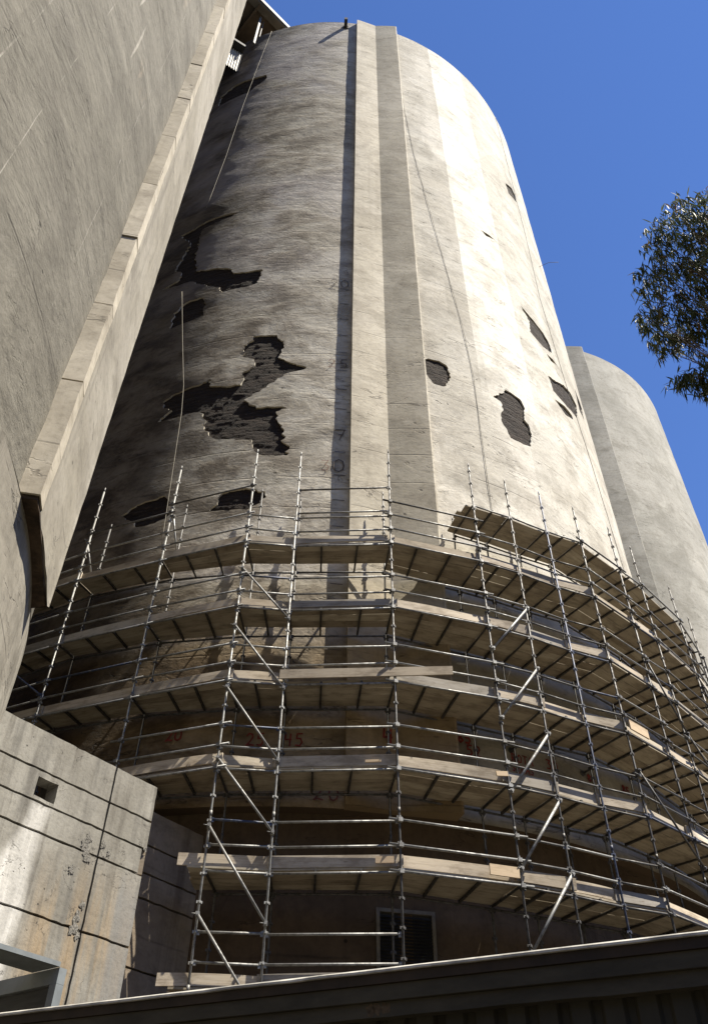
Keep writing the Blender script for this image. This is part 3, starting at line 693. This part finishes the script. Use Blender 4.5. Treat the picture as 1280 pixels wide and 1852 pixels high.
# ------------------------------------------------------------------ low grooved wall
A0 = Vector((-5.784, 12.182, 0)); A1 = Vector((-3.654, 15.027, 0)); LW = (A1 - A0).length
wd = (A1 - A0) / LW; wn = Vector((wd.y, -wd.x, 0)); AB = Vector((-3.96, 16.0, 0)); A2 = Vector((-2.95, 17.35, 0)); L2 = (A2 - AB).length; d2 = (A2 - AB) / L2; n2 = Vector((d2.y, -d2.x, 0))
d3 = (AB - A1).normalized(); L3 = (AB - A1).length; n3 = Vector((d3.y, -d3.x, 0))
HW = 7.17
lw = thing('concrete_wall', 'low stained concrete wall with dark grooves, a square opening and a white run', 'wall', (A1.x, A1.y, -E))
def panel(m, org, d, nrm, u0, u1, z0, z1, th=.5, uo=0.0, jit=.01):
    K = max(1, int((u1 - u0) / .12)); N = max(1, int((z1 - z0) / .12)); st = len(m.v)
    def P(u, z, o):
        e = jit * 1.25 if (u in (u0, u1) or z in (z0, z1)) else jit * .4
        du = e * mnoise.noise(Vector((u * 9, z * 9, 1))); dz = e * (mnoise.noise(Vector((u * 5, z * 7, 5))) + .6 * mnoise.noise(Vector((u * 19, z * 19, 5))))
        return org + d * (u + du) + nrm * (o + .4 * dz) + Vector((0, 0, z + dz))
    us = [u0 + (u1 - u0) * i / K for i in range(K + 1)]; zs = [z0 + (z1 - z0) * j / N for j in range(N + 1)]
    us[-1] = u1; zs[-1] = z1
    for z in zs:
        for u in us: m.v.append(tuple(P(u, z, 0)))
    for j in range(N):
        for i in range(K):
            q = st + j * (K + 1) + i
            m.face((q, q + 1, q + K + 2, q + K + 1), [(us[i] + uo, zs[j] + E), (us[i + 1] + uo, zs[j] + E), (us[i + 1] + uo, zs[j + 1] + E), (us[i] + uo, zs[j + 1] + E)])
    # side returns
    ring = [(u, z0) for u in us] + [(u1, z) for z in zs[1:]] + [(u, z1) for u in reversed(us[:-1])] + [(u0, z) for z in reversed(zs[1:-1])]
    s2_ = len(m.v)
    for u, z in ring: m.v.append(tuple(P(u, z, 0)))
    for u, z in ring: m.v.append(tuple(P(u, z, -th)))
    L = len(ring)
    for i in range(L):
        j = (i + 1) % L
        m.face((s2_ + j, s2_ + i, s2_ + L + i, s2_ + L + j), [(ring[j][0] + uo, ring[j][1] + E), (ring[i][0] + uo, ring[i][1] + E), (ring[i][0] + uo, ring[i][1] + E + .05), (ring[j][0] + uo, ring[j][1] + E + .05)])
rows = [(6.528, HW), (6.018, 6.490), (5.570, 5.982), (4.400, 5.532), (2.0, 4.362), (-E, 1.96)]
front = MB(); ret = MB()
for za, zb_ in rows:
    segs = [(-4.0, 2.53), (2.57, LW)]
    if za == 6.018: segs = [(-4.0, 1.05), (1.46, 2.53), (2.57, LW)]
    if za == 5.570: segs[-1] = (2.57, LW - .10)
    for a, b_ in segs: panel(front, A0, wd, wn, a, b_, za, zb_, .3)
    panel(ret, AB, d2, n2, .015, L2, za, zb_, .3, 6.0); panel(ret, A1, d3, n3, .015, L3, za, zb_, .25, 9.0)
# pieces above and below the opening
panel(front, A0, wd, wn, 1.052, 1.458, 6.40, 6.490, .3); panel(front, A0, wd, wn, 1.052, 1.458, 6.018, 6.07, .3)
front.build('wall_face', M['lowwall'], lw)
M['return'] = concrete_uv('shaded_wall_concrete', (.22, .18, .135), (.11, .085, .062), (.27, .225, .17), .2, .8, .35, .03, 31.0); ret.build('wall_return', M['return'], lw)
core = MB()
core.hexa([tuple(A0 + wd * u - wn * o + Vector((0, 0, z))) for z in (-E, 6.01) for u, o in ((-4, .06), (LW - .02, .06), (LW - .02, .5), (-4, .5))])
for a, b_ in ((-4, 1.04), (1.47, LW - .02)):
    core.hexa([tuple(A0 + wd * u - wn * o + Vector((0, 0, z))) for z in (6.012, HW - .03) for u, o in ((a, .06), (b_, .06), (b_, .5), (a, .5))])
core.hexa([tuple(A0 + wd * u - wn * o + Vector((0, 0, z))) for z in (6.50, HW - .035) for u, o in ((1.042, .06), (1.468, .06), (1.468, .5), (1.042, .5))])
core.hexa([tuple(AB + d2 * u - n2 * o + Vector((0, 0, z))) for z in (-E, HW - .03) for u, o in ((.03, .06), (L2, .06), (L2, .5), (.03, .5))])
M['groove'] = simple('dark_groove', (.045, .04, .034), .95, .4, 5); core.build('core', M['groove'], lw)  # groove backing, darker than the wall face
# broken edges and spalls along the joint
m = MB()
for u, z, s in ((2.30, 5.78, .10), (2.24, 5.66, .13), (2.30, 5.52, .14), (2.38, 5.45, .08), (2.08, 5.20, .09), (2.45, 4.75, .08), (2.40, 4.58, .09), (2.38, 4.40, .13), (2.48, 4.28, .08), (2.62, 5.75, .08), (2.75, 5.68, .06), (3.52, 6.0, .07)):
    n = len(m.v); K = 23; s *= 1.1
    for k in range(K):
        r = s * (.62 + .75 * mnoise.noise(Vector((k * .55, u * 9, z * 9))) + .22 * rnd.random()); t = 2 * pi * k / K; m.v.append(tuple(A0 + wd * (u + r * .7 * cos(t)) + wn * .012 + Vector((0, 0, z + r * sin(t)))))
    m.v.append(tuple(A0 + wd * u + wn * .016 + Vector((0, 0, z))))
    for k in range(K): m.face((n + k, n + (k + 1) % K, n + K), [(u + 3, z)] * 3)
M['rubble'] = simple('broken_concrete', (.11, .10, .085), .95, .85, 48, (1, 1, 1), 0, .6, .02, (.26, .245, .215)); m.build('spalled_patch', M['rubble'], lw)

# ------------------------------------------------------------------ scaffold
ORD = ['S00', 'S0', 'S1', 'A', 'B', 'C', 'D', 'E', 'F', 'G', 'H', 'I', 'J', 'K', 'Lx']
FIT = {'S0': (-7.24, 17.14), 'S1': (-4.89, 16.26), 'A': (-2.67, 15.51), 'B': (-1.48, 15.63), 'C': (.92, 15.49), 'D': (3.22, 16.16), 'E': (4.28, 16.60), 'F': (5.37, 17.16),
       'G': (6.41, 17.59), 'H': (7.77, 18.77), 'I': (8.60, 19.50), 'J': (10.25, 21.26), 'K': (11.39, 22.94)}
def pol(th, r): return (C1.x + r * sin(radians(th)), C1.y - r * cos(radians(th)))
FIT['S00'] = pol(-32, 14.4); FIT['Lx'] = pol(69, 15.0)
OUT = [Vector((*FIT[k], 0)) for k in ORD]
INN = []
for p in OUT:
    v = (p - C1); r = v.length; INN.append(C1 + v * ((r - 1.27) / r if r - 1.27 > 13.68 else 13.68 / r))
INN[ORD.index('C')] += Vector((.10, -.14, 0))        # clears the rib
ZL = [3.8366 + 2 * k for k in range(7)]
BAY = ['bay beside the left tower', 'second bay from the left tower', 'wide bay left of the narrow braced bay', 'narrow braced bay left of the rib', 'wide bay crossing the rib', 'wide bay right of the rib',
       'braced bay right of the rib', 'first bay right of the right bracing', 'second bay right of the right bracing', 'third bay right of the right bracing', 'fourth bay right of the right bracing', 'fifth bay right of the right bracing',
       'sixth bay right of the right bracing', 'last bay at the right edge']
LEV = ['lowest deck', 'second-lowest deck', 'third deck up', 'fourth deck up', 'fifth deck up', 'sixth deck up', 'part-length top deck']
RANGE = {0: (3, 5), 1: (3, 11), 2: (2, 13), 3: (0, 14), 4: (0, 14), 5: (0, 14), 6: (6, 14)}   # bay index ranges
sc_ = thing('scaffold', 'tall tube scaffold of steel standards, ledgers and rails curving round the silo foot', 'scaffold', (OUT[5].x, OUT[5].y, -E))
def cup_tube(m, p, z0, z1, r=.0242, ph=0):
    m.tube([(p.x, p.y, z0), (p.x, p.y, z1)], r, 9)
    z = 3.8366 - 8 * .495 + ph
    while z < z1 - .05:
        if z > z0:
            m.tube([(p.x, p.y, z - .022), (p.x, p.y, z + .020)], .036, 8)
            for k in range(4):
                a = k * pi / 2 + .4; c_ = Vector((p.x + .042 * cos(a), p.y + .042 * sin(a), z)); m.box(c_, (.024, .028, .045), (cos(a), sin(a), 0))
        z += .495
    m.tube([(p.x, p.y, z1), (p.x, p.y, z1 + .16)], r * .72, 8)
    for zz in (z0 + 2.6 + ph, z0 + 5.6 + ph, z0 + 8.6 + ph, z0 + 11.6 + ph, z0 + 14.6 + ph):       # spigot joints
        if zz < z1: m.tube([(p.x, p.y, zz - .05), (p.x, p.y, zz + .05)], r * 1.22, 8)
    m.box((p.x, p.y, z0 + .01), (.16, .16, .016))
TOP = [17.1, 17.19, 17.22, 17.12, 17.16, 17.15, 17.35, 17.15, 17.25, 17.08, 17.37, 17.24, 17.08, 17.1, 17.2]
for i, (o, n_) in enumerate(zip(OUT, INN)):
    m = MB(); cup_tube(m, o, -E, TOP[i], ph=rnd.uniform(-.05, .05))
    x = m.build('standard', M['blue'] if ORD[i] == 'F' else (M['galv'] if i < 5 else M['galv_dark']), sc_)
    if ORD[i] == 'F': x['label'] = 'blue painted standard'
    m = MB(); cup_tube(m, n_, -E, rnd.choice([16.4, 16.6, 16.75, 17.0]) if i > 1 else 16.3, ph=rnd.uniform(-.05, .05))
    m.build('standard', M['galv_dark'], sc_)
def clamp(m, p, d):
    m.box(p, (.085, .07, .075), d); m.box(Vector(p) + Vector((0, 0, .05)), (.02, .02, .06), d)
def rail(a, b, z, name, over=0.0, off=0.0, mat=None, sag=0.0, dz=0.0):
    d = (b - a).normalized(); nrm = Vector((d.y, -d.x, 0))
    if (nrm.dot(a - C1)) < 0: nrm = -nrm
    p, q = a - d * over + nrm * off, b + d * over + nrm * off
    p = Vector((p.x, p.y, z)); q = Vector((q.x, q.y, z + dz)); m = MB()
    if over > 0:
        m.tube([p, q], .0242, 9)
        for t in (over, (q - p).length - over): clamp(m, p + (q - p).normalized() * t, d)
    else:
        m.tube([p + (q - p).normalized() * .045, q - (q - p).normalized() * .045], .0235, 9)
        for t in (.05, (q - p).length - .05): m.box(p + (q - p).normalized() * t + Vector((0, 0, -.01)), (.05, .03, .085), d)
    return m.build(name, mat or M['galv'], sc_)
TUBEBAY = {0, 1, 2, 5, 9, 11}          # bays closed with longer loose tubes instead of clip-in ledgers
def tmat(bay): 
    if rnd.random() < .05: return M['blue']
    return M['galv'] if bay < 6 or rnd.random() < .35 else M['galv_dark']
for lv, (b0, b1) in RANGE.items():
    for bay in range(b0, b1):
        over, off = (rnd.uniform(.14, .26), .05) if bay in TUBEBAY else (0, 0)
        a, b_ = OUT[bay], OUT[bay + 1]
        rail(a, b_, ZL[lv] - .01, 'ledger', over, off, tmat(bay), dz=rnd.uniform(-.02, .02))
        rail(INN[bay], INN[bay + 1], ZL[lv] - .01, 'wall_side_ledger', 0, 0, M['galv_dark'])
        if lv < 6:
            rail(a, b_, ZL[lv] + .47, 'mid_rail', over, off, tmat(bay), dz=rnd.uniform(-.02, .02))
            rail(a, b_, ZL[lv] + .95, 'top_rail', over, off, tmat(bay), dz=rnd.uniform(-.02, .02))
        # bearers across the deck
        L = (b_ - a).length; k = 2 if L > 1.9 else 1
        for s in range(1, k + 1):
            if k == 1 and L < 1.5 and rnd.random() < .35: continue
            t = s / (k + 1) + rnd.uniform(-.05, .05); m = MB(); p, q = a.lerp(b_, t), INN[bay].lerp(INN[bay + 1], t)
            m.box((p + q) / 2 + Vector((0, 0, ZL[lv] + .035)), ((q - p).length, .045, .05), q - p); m.build('board_bearer', M['bearer'], sc_)
    for i in range(b0, b1 + 1):
        m = MB(); p, q = OUT[i], INN[i]; d = (q - p).normalized()
        m.tube([p + d * .04 + Vector((0, 0, ZL[lv] + .03)), q - d * .04 + Vector((0, 0, ZL[lv] + .03))], .0242, 8); m.box(p.lerp(q, .5) + Vector((0, 0, ZL[lv] + .03)), ((q - p).length - .12, .03, .045), d)
        m.build('transom', M['bearer'], sc_)
# extra rails round the top of the middle bays
for bay in (1, 2, 4): rail(OUT[bay], OUT[bay + 1], ZL[6] - .02 - .3 * (bay == 1), 'top_rail', .12 if bay < 4 else 0, .05 if bay < 4 else 0, M['galv_dark'])
rail(OUT[4], OUT[5], ZL[5] + 1.12, 'mid_rail', 0, 0, M['galv']); rail(OUT[5], OUT[6], ZL[5] + 1.42, 'mid_rail', .2, .05, M['galv_dark'])
def brace(p, q, mat=None, r=.0242, wide=.07):
    m = MB(); p, q = Vector(p), Vector(q); d = (q - p).normalized(); h = Vector((d.x, d.y, 0)).normalized(); nrm = Vector((h.y, -h.x, 0))
    if nrm.dot(p - C1) < 0: nrm = -nrm
    p, q = p + nrm * wide, q + nrm * wide; m.tube([p, q], r, 9)
    for e in (p, q): m.box(e - nrm * wide * .5, (.07, wide + .03, .08), h); m.tube([e - nrm * .02, e + nrm * .05], .030, 8); m.tube([e, e + nrm * .02 - h * .10], .010, 5)
    m.build('brace', mat or M['galv'], sc_)
iA, iB, iD, iE = 3, 4, 6, 7
for za, zb_ in ((6.64, 4.95), (8.02, 6.57), (9.65, 8.03), (11.27, 9.71), (12.96, 11.55), (5.06, 3.5)): brace((OUT[iA].x, OUT[iA].y, za), (OUT[iB].x, OUT[iB].y, zb_))
for za, zb_ in ((11.16, 12.66), (9.37, 10.91), (7.70, 9.23), (6.15, 7.71), (4.68, 6.22)): brace((OUT[iD].x, OUT[iD].y, za), (OUT[iE].x, OUT[iE].y, zb_), None, .030)
def nv(i, z, inner=False): q = (INN if inner else OUT)[i]; return (q.x, q.y, z)
brace(nv(1, 15.3), nv(1, 14.2, True), M['galv']); brace(nv(2, 15.4), nv(2, 14.3, True), M['galv'])
brace(nv(0, 12.2), nv(1, 10.4), M['blue']); brace(nv(0, 9.9), nv(1, 8.0), M['blue'])
brace(nv(10, 12.6), nv(11, 10.9), M['galv_dark']); brace(nv(11, 10.9), nv(12, 9.2), M['galv_dark']); brace(nv(12, 13.4), nv(13, 11.4), M['galv_dark']); brace(nv(9, 8.9), nv(10, 7.2), M['galv_dark'])
brace(nv(13, 15.6), nv(14, 13.6), M['galv_dark'])
# boards: four to a bay, laid along the ring
POS = ['outermost timber board', 'second timber board from outside', 'third timber board from outside', 'timber board nearest the wall']
for lv, (b0, b1) in RANGE.items():
    for bay in range(b0, b1):
        oa, ob, ia, ib = OUT[bay], OUT[bay + 1], INN[bay], INN[bay + 1]
        if lv == 6: oa, ob, ia, ib = [p.lerp(q, .06) for p, q in ((oa, ia), (ob, ib))] + [ia, ib]
        for k in range(4):
            if k == 3 and (lv, bay) in ((5, 3), (5, 4), (4, 3), (4, 4), (5, 2)): continue      # inner board left out here
            t0, t1 = (k + .018) / 4, (k + (.998 if rnd.random() < .72 else .975) - rnd.random() * .006) / 4
            sh = .05
            pa, pb = oa.lerp(ia, sh + t0 * (1 - sh)), ob.lerp(ib, sh + t0 * (1 - sh)); qa, qb = oa.lerp(ia, sh + t1 * (1 - sh)), ob.lerp(ib, sh + t1 * (1 - sh))
            e0 = .012; e1 = .012
            if bay == b0: e0 = -{0: .35, 1: .32, 6: .16}.get(lv, .1) - rnd.uniform(0, .12) * (k > 0)
            if bay == b1 - 1: e1 = -.25
            da, db = (pb - pa).normalized(), (qb - qa).normalized()
            pa, pb, qa, qb = pa + da * e0, pb - da * e1, qa + db * e0, qb - db * e1
            z = ZL[lv] + .064 + rnd.uniform(0, .006); th = .038; s0, s1 = rnd.uniform(-.004, .006), rnd.uniform(-.004, .006)
            m = MB(); m.hexa([pa + Vector((0, 0, z + s0)), pb + Vector((0, 0, z + s1)), qb + Vector((0, 0, z + s1)), qa + Vector((0, 0, z + s0)),
                              pa + Vector((0, 0, z + th + s0)), pb + Vector((0, 0, z + th + s1)), qb + Vector((0, 0, z + th + s1)), qa + Vector((0, 0, z + th + s0))], 0, rnd.uniform(0, 50))
            o = m.build('scaffold_board', M['board'], None, (pa + pb + qa + qb) / 4 + Vector((0, 0, z)))
            tag(o, f"{POS[k]}, {LEV[lv]}, {BAY[bay]}", 'scaffold board', 'timber boards decking the scaffold')
        if lv == 6: continue
        # toe board on edge just inside the standards
        d = (ob - oa).normalized(); nin = Vector((-d.y, d.x, 0))
        if nin.dot(C1 - oa) < 0: nin = -nin
        par = bay % 2; inset = .045 + .05 * par
        e0, e1 = rnd.uniform(.02, .14), rnd.uniform(.02, .14)
        if bay == b0 and lv < 3: e0 = {0: .55, 1: .50}.get(lv, .35)
        if lv == 3 and bay == 4: e1 = 1.25
        z = ZL[lv] + .112; h = rnd.choice([.225, .225, .20]); tl = rnd.uniform(-.012, .012); sl = rnd.uniform(-.02, .03)
        if lv == 3 and bay == 4: inset = -.075
        p, q = oa - d * e0 + nin * inset, ob + d * e1 + nin * inset
        N = 8; m = MB(); th = .036; warp = rnd.uniform(-.025, .035)
        for s in range(N):
            ta, tb = s / N, (s + 1) / N; x = [p.lerp(q, ta), p.lerp(q, tb)]; zz = [z + max(0, sl) * t + abs(warp) * 4 * t * (1 - t) * (warp > 0) for t in (ta, tb)]
            tw_ = [nin * (tl * 4 * t) for t in (ta, tb)]
            m.hexa([x[0] + Vector((0, 0, zz[0])), x[1] + Vector((0, 0, zz[1])), x[1] + nin * th + Vector((0, 0, zz[1])), x[0] + nin * th + Vector((0, 0, zz[0])),
                    x[0] + tw_[0] + Vector((0, 0, zz[0] + h)), x[1] + tw_[1] + Vector((0, 0, zz[1] + h)), x[1] + tw_[1] + nin * th + Vector((0, 0, zz[1] + h)), x[0] + tw_[0] + nin * th + Vector((0, 0, zz[0] + h))], 0, (q - p).length * ta + lv * 7 + bay * 3)
        o = m.build('toe_board', M['toe'], None, (p + q) / 2 + Vector((0, 0, z)))
        tag(o, f"toe board on edge, {LEV[lv]}, {BAY[bay]}", 'toe board', 'toe boards along the scaffold edge')
for i, z in ((2, 12.4), (4, 10.4), (6, 12.2), (7, 9.56), (8, 13.0), (9, 9.5), (10, 11.3), (11, 13.2), (3, 8.4)):
    p = INN[i]; v = (C1 - p).normalized(); m = MB(); a = Vector((p.x, p.y, z)); d = (p - C1).length - R
    m.tube([a - v * .12, a + v * (d + .01)], .0242, 8); m.tube([a + v * (d - .04), a + v * (d - .005)], .07, 10); m.box(a, (.09, .09, .08), v)
    m.build('wall_tie', M['galv_dark'], sc_)
# a few offcuts lying on the decks
for lab, bay, lv, t, dz, ln, h, rz in (('short timber offcut standing at the toe board of the fourth deck up, near right edge', 9, 3, .25, .13, .75, .24, .0), ('small wood block on the third deck up, at the braced right standard', 5, 2, .93, .15, .26, .10, .6),
                                ('short timber offcut on the second-lowest deck, where wide bays meet at the rib', 4, 1, .88, .13, .34, .12, .0), ('thin offcut lying on the third deck up by the rib', 4, 2, .80, .12, .32, .05, .1),
                                ('short plank standing on the second-lowest deck end, left of the right bracing', 5, 1, .85, .12, .6, .2, -.05)):
    p = OUT[bay].lerp(OUT[bay + 1], t); d = (OUT[bay + 1] - OUT[bay]).normalized(); nin = Vector((-d.y, d.x, 0)); 
    if nin.dot(C1 - p) < 0: nin = -nin
    m = MB(); c_ = p - nin * .075 + Vector((0, 0, ZL[lv] + dz + h / 2)); m.box(c_, (ln, .035, h), d + Vector((0, 0, rz)) * .2)
    tag(m.build('timber_offcut', M['plank'], None, c_), lab, 'offcut', 'offcuts left on the scaffold')

# ------------------------------------------------------------------ steel frame at lower left
K0 = Vector((-1.157, 3.686, 1)) * 2.6
fa = (Vector((-1.459, 3.888, 1)) * 2.6 - K0); fa.z = 0; fa.normalize()           # away to the left
fb = (Vector((-1.331, 3.461, 1)) * 2.6 - K0); fb.z = 0; fb.normalize()           # towards us to the left
fs = thing('steel_frame', 'grey painted steel canopy frame with a dark louvred panel at lower left', 'steel frame', (K0.x, K0.y, -E))
m = MB(); up = Vector((0, 0, 1))
def bar(m, p, d, L, lo, hi, nrm, t):
    q = p + d * L
    m.hexa([p + up * lo, q + up * lo, q + nrm * t + up * lo, p + nrm * t + up * lo, p + up * hi, q + up * hi, q + nrm * t + up * hi, p + nrm * t + up * hi])
na = Vector((fa.y, -fa.x, 0)); na = na if na.y > 0 else -na
bar(m, K0, fa, 3.2, -.15, .0, na, .10); m.build('front_beam', M['frame'], fs)
m = MB(); nb = Vector((fb.y, -fb.x, 0)); nb = nb if nb.y > 0 else -nb
nb2 = -nb
m.hexa([K0 + fb * .0 + up * .004, K0 + fb * 3 + up * .004, K0 + fb * 3 + fa * .42 + up * .004, K0 + fa * .42 + up * .004, K0 + up * .05, K0 + fb * 3 + up * .05, K0 + fb * 3 + fa * .42 + up * .05, K0 + fa * .42 + up * .05]); m.build('canopy_plate', M['frame'], fs)
m = MB(); bar(m, K0, fa, .10, -2.6 - E, -.152, na, .10); m.build('post', M['frame'], fs)
m = MB(); bar(m, K0 + fa * .102 + na * .04, fa, 3.0, -2.6 - E, -.16, na, .05)
m.build('panel', M['frame_dark'], fs)

# ------------------------------------------------------------------ shed across the bottom
SA, SB = Vector((-1.631, 4.466, 1)) * 1.6, Vector((1.288, 3.212, 1)) * 1.6
sdv = (SB - SA); sdv.z = 0; SL = sdv.length; sdv /= SL; sn = Vector((-sdv.y, sdv.x, 0)); sn = sn if sn.y < 0 else -sn
SA.z = SB.z = 1.6
shed = thing('metal_shed', 'dark painted metal shed eave with pale top edge running across the bottom', 'shed', ((SA.x + SB.x) / 2, SA.y - .9, -E))
x0s, x1s = -2.2, SL + 1.6
def strip(m, n0, n1, z0, z1, a=x0s, b=x1s, wav=0.0, seg=1):
    for s in range(seg):
        aa, bb = a + (b - a) * s / seg, a + (b - a) * (s + 1) / seg
        w0, w1 = [wav * mnoise.noise(Vector((t * 3, z0, 1))) for t in (aa, bb)]
        P = [SA + sdv * aa + sn * n0, SA + sdv * bb + sn * n0, SA + sdv * bb + sn * n1, SA + sdv * aa + sn * n1]
        for p in P: p.z = 0
        m.hexa([p + up * (1.6 + z0 + ww) for p, ww in zip(P, (w0, w1, w1, w0))] + [p + up * (1.6 + z1) for p in P])
m = MB(); n = len(m.v); K = 40
for i in range(K + 1):
    q = SA + sdv * (x0s + (x1s - x0s) * i / K); ww = .004 * mnoise.noise(Vector((i * .7, 2, 1)))
    for nn, zz in ((-.04, .0), (.082, .0), (.098, -.011 + ww), (.098, -.024 + ww), (.0, -.024)): p = q + sn * nn; m.v.append((p.x, p.y, 1.6 + zz))
for i in range(K):
    for k in range(4): m.face((n + i * 5 + k, n + i * 5 + k + 1, n + i * 5 + k + 6, n + i * 5 + k + 5))
m.build('capping', M['shed_lip'], shed)
m = MB(); strip(m, .0, .075, -.085, -.026); m.build('gutter', M['shed_dark'], shed)
m = MB(); strip(m, -.05, .058, -.176, -.088, wav=.003, seg=20); m.build('fascia', M['shed'], shed)
m = MB(); strip(m, -.05, .030, -.262, -.179, wav=.010, seg=60); m.build('trim', M['shed'], shed)
m = MB(); n = len(m.v); N = 420
xs = [x0s + (x1s - x0s) * i / N for i in range(N + 1)]
for z in (-E - 1.6 + .0, -.24):
    for i, x in enumerate(xs):
        ph = (x % .19) / .19; o = -.075 + (.030 if .16 < ph < .84 else .0) + .004 * mnoise.noise(Vector((x, 0, 0)))
        p = SA + sdv * x + sn * o; m.v.append((p.x, p.y, 1.6 + z))
for i in range(N): m.face((i, i + 1, N + 2 + i, N + 1 + i), None, 0, False)
m.build('cladding', M['shed_wall'], shed)
m = MB(); P = [SA + sdv * x0s, SA + sdv * x1s, SA + sdv * x1s - sn * 1.9, SA + sdv * x0s - sn * 1.9]
m.hexa([Vector((p.x, p.y, 1.6 - .03 + (0 if k < 2 else -.35))) for k, p in enumerate(P)] + [Vector((p.x, p.y, 1.6 - .002 + (0 if k < 2 else -.35))) for k, p in enumerate(P)]); m.build('roof', M['shed'], shed)
m = MB()
for a, b_ in ((x0s, x0s + .03), (x1s - .03, x1s)): strip(m, -1.85, -.10, -E - 1.6, -.30, a, b_)
strip(m, -1.88, -1.85, -E - 1.6, -.40); m.build('rear_wall', M['shed_wall'], shed)
m = MB()
for k in range(3):
    x = 3.0 + k * .03; n = len(m.v)
    for j in range(9):
        t = 2 * pi * j / 9; r = .02 + .02 * rnd.random(); p = SA + sdv * (x + r * cos(t) * 1.1 + .02 * k) + sn * .0315; m.v.append((p.x, p.y, 1.6 - .215 + r * sin(t) * 1.2))
    m.face(tuple(range(n, n + 9)))
M['rust'] = simple("rust_stain", (.06, .042, .025), .9, .5, 20); m.build('rust_spot', M['rust'], shed)

# ------------------------------------------------------------------ gum tree on the right
def ray(x, y, f=1512.59):
    dx, dy = x - 640, y - 926; a = (dx * cos(ROLL) + dy * sin(ROLL)) / f; u = -(-dx * sin(ROLL) + dy * cos(ROLL)) / f
    return Vector((a, cos(PITCH) - u * sin(PITCH), sin(PITCH) + u * cos(PITCH)))
TB = Vector((9.8, 5.6, -E))
tree = thing('gum_tree', 'gum tree with drooping narrow dark leaves reaching in at the right edge', 'tree', TB)
CL = [(1232, 395, 52, 14.2), (1190, 430, 36, 14), (1272, 385, 50, 14.5), (1178, 500, 38, 13.8), (1232, 480, 60, 14), (1285, 470, 60, 14.4), (1172, 570, 30, 13.8), (1215, 570, 50, 14.1), (1270, 560, 60, 14), (1192, 615, 26, 14), (1240, 612, 28, 14.2), (1232, 688, 24, 13.7), (1262, 690, 28, 13.9), (1285, 665, 30, 13.6), (1290, 705, 22, 13.8),
      (1340, 420, 90, 14.6), (1345, 540, 90, 14.3), (1430, 480, 110, 14.8), (1360, 640, 70, 13.8), (1450, 600, 100, 14.4), (1520, 520, 110, 14), (1400, 340, 80, 15.2), (1500, 380, 100, 15)]
crown_pts = [(ray(x, y) * k, r * k / 1512.59) for x, y, r, k in CL]
m = MB()
top = Vector((8.3, 7.6, 9.5))
m.tube([TB, TB + Vector((-.2, .3, 3.2)), TB + Vector((-.5, .9, 7)), top, top + Vector((-.5, -.3, 3))], [.26, .22, .17, .11, .05], 10)
m.build('trunk', M['bark'], tree)
m = MB()
limb = [top + Vector((0, 0, -2.2)), top + Vector((0, 0, -.6)), top + Vector((-.1, 0, 1.2))]
for n_, (c_, r) in enumerate(crown_pts):
    st = limb[n_ % 3]; bow = Vector((rnd.uniform(-.6, .6), rnd.uniform(-.6, .6), rnd.uniform(-.2, .8)))
    q = [st.lerp(c_, t) + bow * (t * (1 - t) * 2) + Vector((rnd.uniform(-.06, .06), rnd.uniform(-.06, .06), rnd.uniform(-.06, .06))) * (0 < t < 1) for t in (0, .2, .4, .6, .8, 1)]
    m.tube(q, [.034, .026, .020, .014, .009, .005], 6)
    for k in range(6):
        e = c_ + Vector((rnd.gauss(0, 1), rnd.gauss(0, 1), rnd.gauss(0, 1))).normalized() * r * .7
        b0 = q[3].lerp(c_, rnd.uniform(.2, 1)); m.tube([b0, b0.lerp(e, .5) + Vector((rnd.uniform(-.06, .06), 0, .07)), e], [.008, .005, .003], 5)
m.build('branch', M['bark'], tree)
m = MB()
def leaf(m, p, d, side, L, W, tone):
    d = d.normalized(); s = side.normalized(); n = len(m.v); nn = d.cross(s) * L * .10
    for t, wv, dr in ((0, .15, 0), (.3, 1, .0), (.65, .8, .35), (1, .03, 1)):
        c_ = p + d * L * t + nn * dr * 1.5 + Vector((0, 0, -.18 * L * dr))
        m.v += [tuple(c_ - s * W * wv / 2), tuple(c_ + s * W * wv / 2)]
    for k in range(3): m.face((n + 2 * k, n + 2 * k + 1, n + 2 * k + 3, n + 2 * k + 2), [(tone, .5)] * 4, 0, True)
for c_, r in crown_pts:
    vis = r * 1512 / 14
    for sp in range(int(56 * (r / .45) ** 2) + 12):
        dv = Vector((rnd.gauss(0, 1), rnd.gauss(0, 1), rnd.gauss(0, 1))).normalized(); q = c_ + dv * r * rnd.random() ** .38
        tip = q + Vector((rnd.uniform(-.15, .15), rnd.uniform(-.15, .15), -rnd.uniform(.05, .22)))
        tone0 = rnd.random() * .8
        for k in range(rnd.randint(6, 10)):
            p = q.lerp(tip, rnd.random()); d = Vector((rnd.gauss(0, .33), rnd.gauss(0, .33), -1)); 
            if rnd.random() < .10: d = Vector((rnd.gauss(0, 1), rnd.gauss(0, 1), rnd.uniform(-.4, .3)))
            side = Vector((rnd.gauss(0, 1), rnd.gauss(0, 1), rnd.gauss(0, .3))); side = side - d * side.dot(d) / d.length_squared
            leaf(m, p, d, side, rnd.uniform(.13, .24), rnd.uniform(.016, .027), min(1, max(0, tone0 + rnd.uniform(-.2, .25))))
m.build('crown', M['leaf'], tree)
